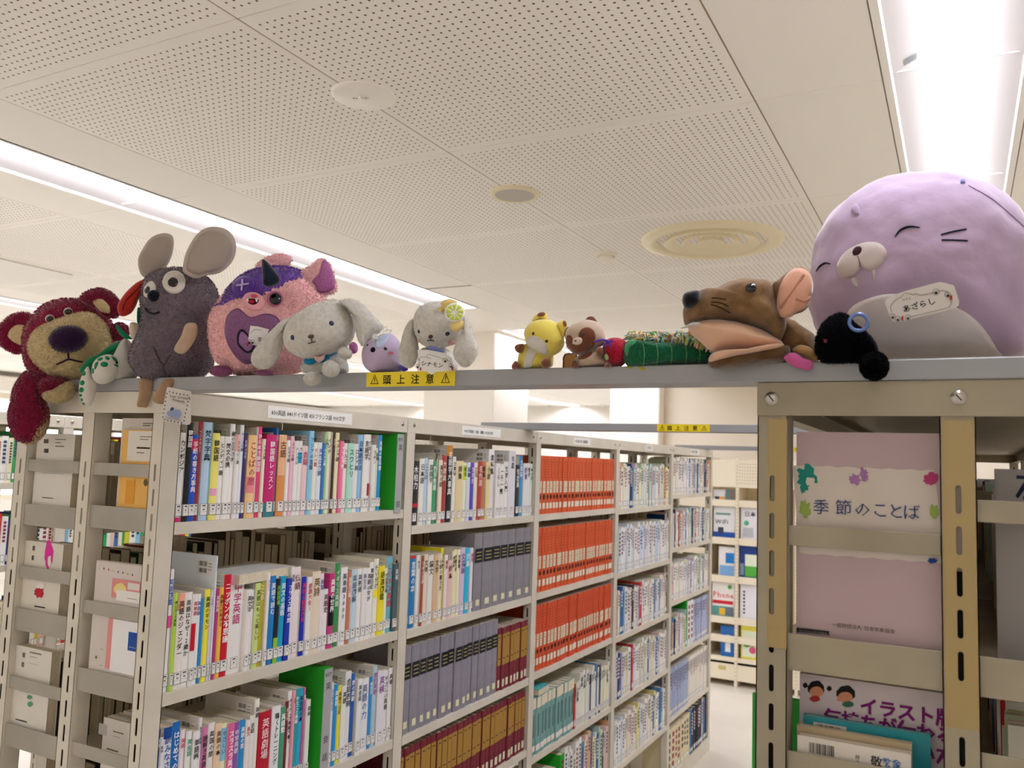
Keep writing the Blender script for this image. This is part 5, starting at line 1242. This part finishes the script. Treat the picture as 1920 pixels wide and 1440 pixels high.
# ---- white puppies
t = Toy('plush_puppy', 'white plush puppy with floppy ears and blue scarf, leaning over the pink toy', 'plush toy', B_, (1000, 1165), 1.245)
W1_ = '#cbc8c0'
t.blob('body', [(835, 1090), (880, 1050), (1000, 1010), (1120, 990), (1200, 1040), (1232, 1130), (1200, 1168), (1040, 1172), (900, 1165), (845, 1145)], 1.248, .034, W1_, 'fur', fur=2200, fl=.0022)
t.blob('head', [(680, 880), (690, 795), (735, 715), (820, 650), (920, 595), (1030, 560), (1130, 550), (1205, 590), (1255, 665), (1285, 760), (1280, 850), (1235, 930), (1150, 980), (1050, 1012), (920, 1042), (820, 1032), (740, 992), (698, 945)], 1.205, .058, W1_, 'fur', fur=6000, fl=.0022, n=60)
t.blob('ear', [(742, 705), (670, 725), (600, 790), (530, 860), (450, 950), (410, 1030), (420, 1092), (480, 1132), (560, 1126), (622, 1070), (662, 980), (684, 900), (700, 800)], 1.168, .020, W1_, 'fur', fur=2600, fl=.0022)
t.blob('ear', [(1150, 560), (1240, 540), (1325, 572), (1400, 640), (1475, 725), (1522, 782), (1460, 850), (1375, 905), (1350, 942), (1310, 890), (1290, 800), (1270, 700), (1225, 622)], 1.225, .020, W1_, 'fur', fur=2600, fl=.0022)
for x, y in ((1087, 748), (757, 868)): t.bead('eye', x, y, 21, 'head', '#1b2a44', flat=.5)
t.patch('nose', ell(915, 858, 26, 17, -8), 'head', '#5a4038', 'smooth', off=.002, puff=.004, n=20)
t.stitch('mouth', [[(918, 874), (924, 905)], [(890, 915), (924, 905), (952, 898)]], 'head', '#5a4a48', .0012, off=.0025)
t.blob('arm', ell(1200, 1000, 62, 50, 20), 1.212, .018, W1_, 'fur', fur=700, fl=.0022)
t.blob('leg', ell(1082, 1130, 78, 72), 1.200, .022, W1_, 'fur', fur=900, fl=.0022); t.blob('foot', ell(925, 1216, 77, 57), 1.200, .022, W1_, 'fur', fur=900, fl=.0022); t.blob('leg', ell(868, 1120, 42, 48), 1.225, .016, W1_, 'fur', fur=400, fl=.0022)
sfm = t.patch('scarf', [(885, 1088), (893, 1050), (950, 1022), (1050, 1005), (1142, 972), (1150, 1000), (1065, 1032), (1062, 1058), (1000, 1082), (965, 1072), (930, 1096)], 'body', '#1b7fae', off=.010, puff=.003)
t.blob('bow', [(938, 1022), (985, 1030), (1030, 1006), (1026, 1045), (985, 1078), (950, 1058)], 1.196, .005, '#cfa8a0', n=24)
# ---- lavender chick
t = Toy('plush_chick', 'little lavender plush bird wearing a silver hairband, beside the floppy-eared puppy', 'plush toy', C_, (350, 1050), 1.25)
t.blob('body', [(113, 880), (118, 800), (145, 725), (195, 680), (280, 635), (380, 600), (455, 600), (530, 650), (568, 725), (572, 850), (590, 960), (600, 1020), (540, 1050), (400, 1055), (250, 1055), (180, 1022), (130, 955)], 1.258, .036, '#b7a6bf', 'smooth', n=60)
t.patch('forehead', [(280, 690), (330, 640), (440, 598), (425, 660), (380, 722), (320, 762), (282, 752)], 'body', '#b6c4da', 'smooth', off=.0008)
t.bead('eye', 393, 775, 20, 'body', '#0c0c10'); t.bead('eye', 181, 733, 14, 'body', '#0c0c10'); t.bead('beak', 245, 787, 32, 'body', '#0e0e14', 'fab', flat=.5)
t.patch('cheek', ell(455, 826, 30, 15, 10), 'body', '#d4707c', off=.0009, n=18)
t.blob('tail', [(560, 975), (600, 960), (655, 1000), (650, 1030), (590, 1040)], 1.268, .010, '#6a5ab8', n=22)
t.blob('veil', [(130, 660), (165, 580), (230, 520), (275, 505), (290, 580), (250, 650), (180, 690)], 1.262, .004, '#b9c4d8', n=26)
Cc = onp(*C_(340, 590), 1, 1.228); mb = MB()
P = spline([(235, 640), (270, 590), (310, 600), (330, 560), (372, 545), (360, 600), (325, 610), (345, 560), (400, 515), (412, 545), (385, 580), (420, 560), (465, 560), (440, 585)], 70, False)
mb.tube([t.pt(x, y, Cc) for x, y in P], .0007, 6, '#c8d0cc')
for k in range(10): 
    a = k * .628; mb.tube([t.pt(268, 640, Cc), t.pt(268 + 38 * math.cos(a), 640 + 38 * math.sin(a), Cc)], .0011, 5, '#bcd0cc')
build(mb, 'hairband', mat('silver_wire', '#cfd6d4', .3, metal=.6), t.t, True)
# ---- sitting puppy with lemon slice
t = Toy('plush_puppy', 'white plush puppy with a lemon slice on its head, sitting above the yellow sticker', 'plush toy', C_, (980, 1040), 1.25)
t.blob('body', [(800, 800), (880, 760), (1000, 750), (1120, 790), (1205, 870), (1235, 980), (1200, 1042), (1000, 1052), (830, 1048), (775, 980)], 1.258, .034, W1_, 'fur', fur=2000, fl=.002)
t.blob('head', [(740, 600), (722, 500), (730, 400), (775, 312), (850, 258), (950, 233), (1080, 228), (1200, 258), (1292, 330), (1342, 430), (1335, 530), (1290, 622), (1212, 702), (1100, 752), (980, 772), (862, 742), (782, 682)], 1.235, .052, W1_, 'fur', fur=6000, fl=.002, n=60)
t.blob('ear', [(720, 430), (735, 560), (765, 680), (782, 780), (770, 880), (732, 970), (672, 1002), (592, 972), (552, 900), (545, 820), (575, 700), (605, 590), (650, 480)], 1.222, .018, W1_, 'fur', fur=2200, fl=.002)
t.blob('ear', [(1310, 370), (1385, 480), (1430, 620), (1468, 740), (1478, 820), (1432, 920), (1365, 985), (1290, 985), (1232, 930), (1192, 850), (1202, 760), (1245, 660), (1298, 560)], 1.215, .018, W1_, 'fur', fur=2200, fl=.002)
t.bead('eye', 1120, 600, 30, 'head', '#16243e', flat=.4); t.bead('eye', 785, 575, 24, 'head', '#16243e', flat=.4)
t.patch('nose', ell(925, 628, 26, 17), 'head', '#5a4038', 'smooth', off=.002, puff=.003, n=20); t.stitch('mouth', [[(926, 645), (927, 668)], [(890, 672), (927, 668), (965, 674)]], 'head', '#4a4450', .001, off=.002)
t.patch('cheek', ell(1165, 700, 40, 22, -10), 'head', '#d9a6a2', off=.0025, n=18); t.patch('cheek', ell(790, 680, 16, 18), 'head', '#d9a6a2', off=.0025, n=18)
for P in ([(1040, 260), (1060, 215), (1120, 190), (1190, 195), (1240, 230), (1200, 300), (1100, 320)], [(1000, 320), (1040, 280), (1090, 300), (1060, 350), (1020, 352)], [(1150, 520), (1170, 460), (1240, 440), (1310, 450), (1320, 500), (1280, 550), (1200, 572)]): t.blob('flower', P, 1.200, .008, '#d8c07c', 'smooth', n=26)
ls = t.blob('lemon_slice', ell(1205, 350, 120, 112, 0, 30), 1.190, .006, '#e6e6da', 'smooth', n=30)
for k in range(9):
    a0 = k * 2 * math.pi / 9 + .06 + .2; a1 = a0 + 2 * math.pi / 9 - .14
    t.patch('segment', [(1205 + 22 * math.cos((a0+a1)/2), 350 + 20 * math.sin((a0+a1)/2))] + [(1205 + 98 * math.cos(a0 + (a1 - a0) * q / 5), 350 + 91 * math.sin(a0 + (a1 - a0) * q / 5)) for q in range(6)], 'lemon_slice', '#b8c83e', 'gloss', off=.0008, raw=True, rings=2, parent=ls)
t.blob('bow', [(890, 775), (905, 742), (960, 745), (1010, 765), (1078, 792), (1068, 832), (1000, 808), (930, 796)], 1.203, .005, '#7480b8', n=26)
cd_ = t.card('name_card', [(768, 792), (860, 788), (960, 800), (1065, 822), (1120, 850), (1165, 882), (1205, 1000), (1180, 1036), (985, 1046), (930, 1082), (880, 1042), (770, 1035), (752, 980), (785, 900)], 1.196, '#d9d6d0')
t.prints('card_print', cd_, [('l', [(790, 960), (800, 880), (870, 870), (900, 840), (960, 860), (1060, 890), (1150, 930), (1170, 1000)], .0003, '#7a766e'), ('t', 'シナモン', 808, 968, 66, '#26221e', 10, 1.2, .012), ('t', 'なまえ', 870, 888, 20, '#6a665e', 10, 1)] + onigiri(1092, 912, 26) + onigiri(1160, 975, 24) + onigiri(765, 980, 24) + wiener(1178, 1005, 22) + wiener(805, 1010, 18))
# ---- yellow dog
t = Toy('plush_dog', 'small yellow plush dog with white bib and brown paws', 'plush toy', D_, (340, 570), 1.25)
YL = '#d9c65c'; BR = '#7a4a34'
t.blob('body', [(238, 420), (285, 370), (400, 400), (500, 440), (515, 500), (495, 560), (380, 574), (255, 574), (218, 530)], 1.255, .028, YL, 'smooth', n=48)
t.blob('head', [(280, 330), (275, 262), (308, 212), (352, 185), (420, 172), (500, 182), (560, 222), (598, 290), (606, 370), (572, 430), (505, 468), (435, 472), (365, 440), (305, 385)], 1.240, .036, YL, 'smooth', n=56)
e = t.blob('ear', [(340, 192), (352, 152), (395, 118), (448, 116), (466, 150), (464, 186), (405, 172)], 1.238, .009, YL, 'smooth', n=28); t.patch('ear_tip', ell(415, 130, 32, 16, -12), 'ear', BR, off=.0008, parent=e, n=16); t.stitch('ear_fold', [[(368, 182), (405, 168), (445, 175)]], 'ear', '#3a2414', .0014, parent=e)
e = t.blob('ear', [(542, 218), (560, 186), (600, 180), (628, 206), (625, 255), (598, 312), (566, 275)], 1.238, .009, YL, 'smooth', n=28); t.patch('ear_tip', ell(605, 205, 14, 24, -15), 'ear', BR, off=.0008, parent=e, n=16)
t.patch('bib', [(285, 352), (320, 310), (372, 308), (430, 345), (462, 392), (468, 450), (430, 450), (385, 432), (330, 400), (295, 380)], 'head', '#cdc9c2', off=.0008)
t.patch('bib', [(315, 395), (385, 420), (350, 490), (325, 568), (272, 568), (282, 490)], 'body', '#cdc9c2', off=.001)
for x, y, r_ in ((348, 286, 13), (457, 348, 13), (392, 328, 7)): t.bead('eye' if r_ > 8 else 'nose', x, y, r_, 'head', '#1c0f0a')
for P in ([(195, 402), (212, 376), (272, 370), (262, 420), (240, 445), (208, 432)], [(172, 545), (205, 508), (240, 545), (242, 576), (180, 576)], [(412, 520), (445, 486), (488, 496), (490, 548), (452, 568), (420, 555)]): t.blob('paw', P, 1.225, .012, BR, 'smooth', n=24)
# ---- raccoon dog
t = Toy('plush_raccoon_dog', 'tan plush raccoon dog with brown eye patches, leaning toward the yellow dog', 'plush toy', D_, (830, 560), 1.25)
TA = '#b9a490'; BM = '#714331'
t.blob('body', [(700, 480), (800, 420), (900, 410), (955, 470), (992, 558), (850, 564), (695, 562), (685, 520)], 1.255, .028, TA, 'smooth', n=44)
HP = [(610, 330), (614, 270), (655, 222), (720, 186), (790, 174), (862, 190), (920, 240), (942, 310), (928, 370), (872, 402), (800, 432), (705, 462), (650, 425), (620, 385)]
t.blob('head', HP, 1.240, .036, TA, 'smooth', n=56)
for P in ([(768, 188), (795, 150), (840, 148), (872, 190), (850, 206), (810, 190)], [(600, 302), (606, 250), (642, 232), (625, 300)]): t.blob('ear', P, 1.24, .007, BM, 'smooth', n=24)
m1 = t.patch('mask', [(622, 385), (640, 365), (680, 372), (740, 360), (800, 330), (850, 330), (852, 372), (812, 418), (705, 455), (655, 425)], 'head', BM, off=.0008)
t.patch('mask', ell(788, 308, 70, 73), 'head', BM, off=.0008); t.patch('mask', ell(642, 342, 30, 44), 'head', BM, off=.0008)
t.patch('snout', ell(712, 344, 38, 30, -15), 'head', '#cdbfae', off=.0016, puff=.002, n=20); t.bead('nose', 700, 342, 8, 'head', '#1c0f0a', flat=1.0, off=.0035)
t.bead('eye', 750, 293, 15, 'head', '#140c0a'); t.bead('eye', 645, 350, 10, 'head', '#140c0a')
t.stitch('strap', [[(690, 472), (760, 430), (850, 378)]], 'body', '#c7b9a4', .0022, off=.004); t.patch('belly_band', [(720, 488), (760, 455), (832, 434), (822, 462), (775, 490), (732, 496)], 'body', BM, off=.001)
for P in (ell(892, 435, 32, 40), [(660, 565), (665, 515), (700, 505), (720, 562)], [(930, 562), (955, 525), (990, 560)]): t.blob('paw', P, 1.228, .012, BM, 'smooth', n=24)
t = Toy('leather_tag', 'tan leather patch with stitched brown edge standing behind the raccoon dog', 'leather patch', D_, (640, 565), 1.28)
o = t.card('patch', [(588, 566), (590, 480), (605, 452), (640, 444), (700, 448), (712, 480), (712, 566)], 1.28, '#5a3426', .004); t.prints('leather_face', o, [('p', [(602, 566), (604, 485), (616, 462), (645, 456), (690, 458), (700, 485), (700, 566)], '#a87c44')])
# ---- caterpillar
t = Toy('knitted_caterpillar', 'knitted green caterpillar with red head and multicoloured yarn fringe', 'knitted toy', D_, (1350, 560), 1.25)
GK = '#14593a'
xs_ = [1090, 1130, 1180, 1240, 1300, 1360, 1430, 1500, 1570, 1640, 1710, 1780, 1850, 1900]
top_ = [x_ for x_ in [(1090, 420), (1110, 355), (1170, 340), (1235, 352), (1300, 350), (1365, 362), (1440, 358), (1520, 362), (1600, 366), (1680, 378), (1760, 400), (1830, 430), (1890, 480)]]
bot_ = [(1890, 530), (1800, 548), (1700, 548), (1600, 552), (1500, 553), (1400, 556), (1300, 558), (1200, 560), (1120, 555), (1092, 500)]
t.blob('body', top_ + bot_, 1.262, .034, GK, 'knit', n=92, rings=16, power=.8)
t.stitch('segment_seam', [[(x_, 370 + max(0, x_ - 1500) * .12), (x_ + 14, 450), (x_ + 4, 545)] for x_ in (1245, 1355, 1470, 1590, 1700)], 'body', '#4a8a5a', .0009, m='knit')
t.patch('neck_band', [(1095, 400), (1150, 345), (1190, 345), (1175, 375), (1130, 400), (1120, 470)], 'body', '#3f9a62', 'knit', off=.001)
t.blob('head', [(915, 400), (938, 345), (1000, 322), (1070, 330), (1120, 372), (1132, 440), (1115, 512), (1062, 556), (992, 556), (940, 512), (920, 455)], 1.255, .034, '#a81630', 'knit', n=48)
t.blob('eye', ell(948, 478, 16, 26, -10), 1.222, .004, '#8ab06a', n=18)
C0 = onp(*D_(950, 360), 1, 1.215); mb = MB()
for L in ([(848, 352), (880, 345), (915, 338), (955, 348), (975, 380)], [(1005, 345), (970, 350), (935, 372), (925, 395)], [(955, 348), (975, 372), (982, 400)]): mb.tube([t.pt(x, y, C0) for x, y in spline(L, 24, False)], .0018, 6, '#5a38a8')
build(mb, 'antenna', 'knit', t.t, True)
r_ = random.Random(5); mb = MB(); YC = ['#e0925a', '#d9c97a', '#4a9a9a', '#e8dfcc', '#d07850', '#a0b860', '#ecc8a0', '#9ac0d0']
for k in range(420):
    x = r_.uniform(1165, 1840); top = 355 if x < 1600 else 355 + (x - 1600) * .30; yc = top + r_.uniform(0, 35); ln = r_.uniform(55, 115); a = r_.uniform(-.75, .75) + (0.3 if x > 1400 else -.2)
    C1 = onp(*D_(x, yc), 1, 1.262 + r_.uniform(-.022, .012)); dx = math.sin(a) * ln; dy = -abs(math.cos(a)) * ln
    mb.tube([t.pt(x, yc, C1), t.pt(x + dx * .4, yc + dy * .9, C1), t.pt(x + dx, yc + dy * .9, C1), t.pt(x + dx * 1.5, yc + dy * .7, C1)], .0011, 4, YC[r_.randrange(8)])
o = build(mb, 'yarn_fringe', 'vcm', t.t, True); o['kind'] = 'stuff'
for P in ([(1105, 562), (1145, 556), (1180, 564), (1150, 574)], [(1200, 558), (1260, 564), (1285, 580), (1240, 588)]): t.blob('foot', P, 1.236, .003, '#a8a02c', n=20)
# ---- brown mole hand puppet
t = Toy('plush_mole', 'large brown plush mole hand puppet with pointed snout and peach mouth', 'plush toy', E_, (640, 890), 1.26)
BW = '#7d6040'; PC = '#cfa78c'
t.blob('body', [(880, 560), (960, 552), (1040, 590), (1110, 640), (1162, 690), (1178, 790), (1170, 870), (1000, 880), (880, 880), (850, 760)], 1.285, .045, BW, 'velvet', n=48, wob=.004)
t.blob('lower_jaw', [(355, 870), (420, 845), (600, 830), (850, 795), (950, 755), (965, 820), (905, 872), (700, 900), (430, 930), (362, 912)], 1.225, .040, '#5f452c', 'velvet', n=44)
t.blob('lower_lip', [(355, 850), (380, 815), (450, 800), (700, 788), (850, 758), (918, 742), (905, 780), (800, 812), (600, 850), (400, 880), (358, 872)], 1.215, .042, PC, 'smooth', n=44)
t.blob('throat', [(195, 610), (250, 585), (300, 578), (450, 568), (600, 590), (740, 630), (850, 690), (915, 740), (870, 778), (750, 792), (600, 800), (450, 796), (370, 790), (300, 730), (235, 672)], 1.225, .048, PC, 'smooth', n=60, wob=.003)
t.blob('head', [(168, 560), (164, 480), (200, 420), (290, 345), (400, 334), (480, 300), (560, 262), (640, 250), (740, 255), (830, 275), (866, 335), (880, 450), (935, 560), (930, 640), (890, 725), (840, 690), (740, 640), (600, 598), (450, 574), (300, 580), (190, 598)], 1.235, .060, BW, 'velvet', n=66, wob=.003, rings=16, centre=(620, 440))
t.blob('nose', [(157, 405), (175, 362), (228, 345), (285, 343), (300, 375), (290, 435), (245, 470), (188, 477), (162, 445)], 1.188, .022, '#15161c', 'smooth', n=40)
t.bead('eye', 672, 320, 38, 'head', '#0a0810', flat=.8)
t.stitch('whiskers', [[(378, 396), (430, 398), (485, 408)], [(375, 426), (440, 432), (505, 456)], [(370, 445), (440, 465), (518, 506)]], 'head', '#20160e', .0009)
e = t.blob('ear', [(835, 300), (870, 262), (915, 215), (980, 175), (1050, 165), (1110, 200), (1138, 270), (1138, 340), (1118, 400), (1105, 460), (1055, 495), (1005, 510), (955, 548), (885, 535), (865, 440)], 1.222, .014, BW, 'velvet', n=54, wob=.003)
t.patch('inner_ear', [(885, 345), (905, 285), (960, 210), (1030, 178), (1095, 205), (1125, 275), (1122, 345), (1100, 395), (1092, 450), (1045, 480), (995, 498), (952, 532), (895, 522), (878, 440)], 'ear', '#cf9c84', 'smooth', off=.003, puff=.004, parent=e, n=44)
t.stitch('ear_fold', [[(905, 470), (950, 400), (1020, 300), (1060, 230)], [(1000, 400), (1060, 420), (1090, 400)]], 'ear', '#b07a62', .0022, parent=e, off=.0055)
t.blob('tooth', [(143, 624), (185, 603), (235, 577), (290, 582), (298, 602), (230, 612)], 1.180, .004, '#b9b4aa', n=24)
t.blob('arm', [(985, 780), (1040, 748), (1120, 768), (1178, 825), (1190, 858), (1130, 868), (1060, 832), (1005, 812)], 1.235, .016, '#8c6a40', 'velvet', n=34)
t.blob('claw_pad', [(918, 850), (958, 810), (1010, 808), (1060, 842), (1128, 868), (1136, 912), (1100, 940), (1040, 925), (985, 905)], 1.222, .004, '#b9568a', 'smooth', n=34)
# ---- seal
t = Toy('plush_seal', 'huge round lilac plush seal with closed eyes and a name card, at the right end', 'plush toy', F_, (860, 1285), 1.33)
LL = '#b39db6'
t.blob('body', [(128, 960), (124, 850), (138, 700), (170, 560), (222, 430), (302, 320), (420, 230), (560, 160), (700, 120), (850, 100), (1000, 97), (1150, 130), (1300, 190), (1430, 280), (1525, 390), (1590, 540), (1610, 740), (1600, 920), (1560, 1120), (1500, 1262), (1200, 1290), (800, 1288), (500, 1285), (300, 1240), (180, 1110)], 1.40, .135, LL, 'smooth', n=120, rings=32, wob=.004, centre=(860, 700))
t.patch('belly', [(372, 1000), (400, 950), (450, 915), (540, 880), (640, 862), (760, 868), (900, 890), (1050, 940), (1150, 990), (1230, 1060), (1290, 1140), (1332, 1215), (1352, 1272), (1000, 1280), (600, 1278), (450, 1200), (385, 1090)], 'body', '#e2dad9', 'smooth', off=.0012, n=80, rings=10)
mz = t.patch('muzzle', [(308, 700), (322, 648), (360, 595), (415, 558), (485, 532), (560, 530), (612, 560), (628, 610), (602, 662), (550, 702), (500, 710), (464, 690), (438, 728), (385, 760), (335, 755)], 'body', '#c3b7b2', 'smooth', off=.0012, puff=.006, n=56, rings=7)
t.bead('nose', 452, 596, 30, 'body', '#3a1c22', 'fab', flat=.3, off=.0068)
t.stitch('muzzle_line', [[(455, 625), (462, 655), (464, 692)]], 'body', '#5a464a', .0007, off=.0068, parent=mz)
for P in ([(398, 760), (424, 755), (438, 790), (440, 815), (412, 795)], [(530, 708), (553, 706), (553, 745), (545, 772), (537, 745)]): t.patch('tusk', P, 'body', '#c9bfbb', 'smooth', off=.0015, n=20, puff=.001)
for L in ([(678, 496), (715, 452), (770, 430), (840, 435)], [(175, 716), (200, 682), (232, 664), (265, 669)]): t.stitch('closed_eye', [L], 'body', '#14162a', .0020, taper=True)
t.stitch('whiskers', [[(975, 482), (1050, 462), (1138, 445)], [(978, 516), (1060, 517), (1146, 520)]], 'body', '#14162a', .0013)
t.patch('ear', [(405, 310), (432, 285), (452, 312), (450, 350), (428, 358), (410, 340)], 'body', '#a892b0', 'smooth', off=.001, puff=.003, n=24)
t.patch('sewn_label', [(1098, 135), (1128, 132), (1126, 150), (1100, 152)], 'body', '#8a94d0', off=.003, raw=True, rings=1)
t.stitch('seam', [[(1150, 165), (1300, 250), (1420, 350), (1509, 430)]], 'body', '#8a6c9a', .0006)
K_ = crop(1640, 520, 10.667); oc = t.cr; t.cr = K_
cd_ = t.card('name_card', [(205, 500), (240, 440), (385, 350), (640, 265), (1290, 92), (1440, 120), (1590, 165), (1640, 320), (1690, 470), (1680, 560), (1600, 620), (760, 830), (500, 890), (400, 895), (320, 850), (270, 700)], 1.232, '#c4beb6')
t.prints('card_print', cd_, [('l', [(340, 690), (320, 580), (380, 480), (480, 420), (520, 400), (600, 320), (720, 330), (770, 350), (830, 322), (920, 358), (1160, 305)], .0003, '#77726a'), ('l', [(1290, 270), (1390, 265), (1480, 330), (1530, 480), (1500, 580), (1380, 630), (700, 790)], .0003, '#77726a'),
    ('t', 'なまえ', 555, 480, 62, '#77726a', 10, -2.6), ('t', 'あざらし', 570, 700, 170, '#1c1817', 10, -2.75, .012)] + onigiri(355, 780, 52) + onigiri(460, 830, 52) + onigiri(665, 800, 52) + onigiri(1225, 285, 60) + onigiri(1460, 345, 58) + wiener(555, 815, 48) + wiener(1530, 400, 52))
t.cr = oc
# ---- black plush
t = Toy('plush_keychain', 'small black plush with a pompom tail and a blue ring, in front of the seal', 'plush toy', E_, (1380, 870), 1.245)
BK = '#08080b'
t.blob('body', [(1156, 740), (1172, 660), (1220, 580), (1285, 530), (1340, 512), (1400, 530), (1450, 590), (1530, 650), (1592, 720), (1622, 800), (1602, 872), (1400, 880), (1215, 876), (1165, 820)], 1.232, .036, BK, 'furb', fur=6000, fl=.003, n=56)
t.blob('tail_pompom', ell(1597, 905, 104, 102), 1.195, .022, BK, 'furb', fur=3500, fl=.0035)
t.stitch('back_cord', [[(1440, 600), (1520, 670), (1580, 750), (1605, 830)]], 'body', '#101016', .004, m='furb')
t.stitch('mouth', [[(1228, 708), (1246, 728)], [(1248, 708), (1230, 728)]], 'body', '#7a3038', .0010, off=.002)
C0 = onp(*E_(1480, 580), 1, 1.20); mb = MB(); mb.tube([t.pt(1480 + 70 * math.cos(a * .2244), 578 + 62 * math.sin(a * .2244), C0) for a in range(28)], .0026, 8, '#5a72a8', closed=True)
build(mb, 'split_ring', mat('ring_blue', '#5f78b0', .3, metal=.3), t.t, True)
# ------------------------------------------------------------------ set everything at its height above the floor
bpy.data.objects.remove(_fo)
for o in list(COL.objects):
    if o.parent is None and o.type in ('MESH', 'EMPTY'): o.location.z += H
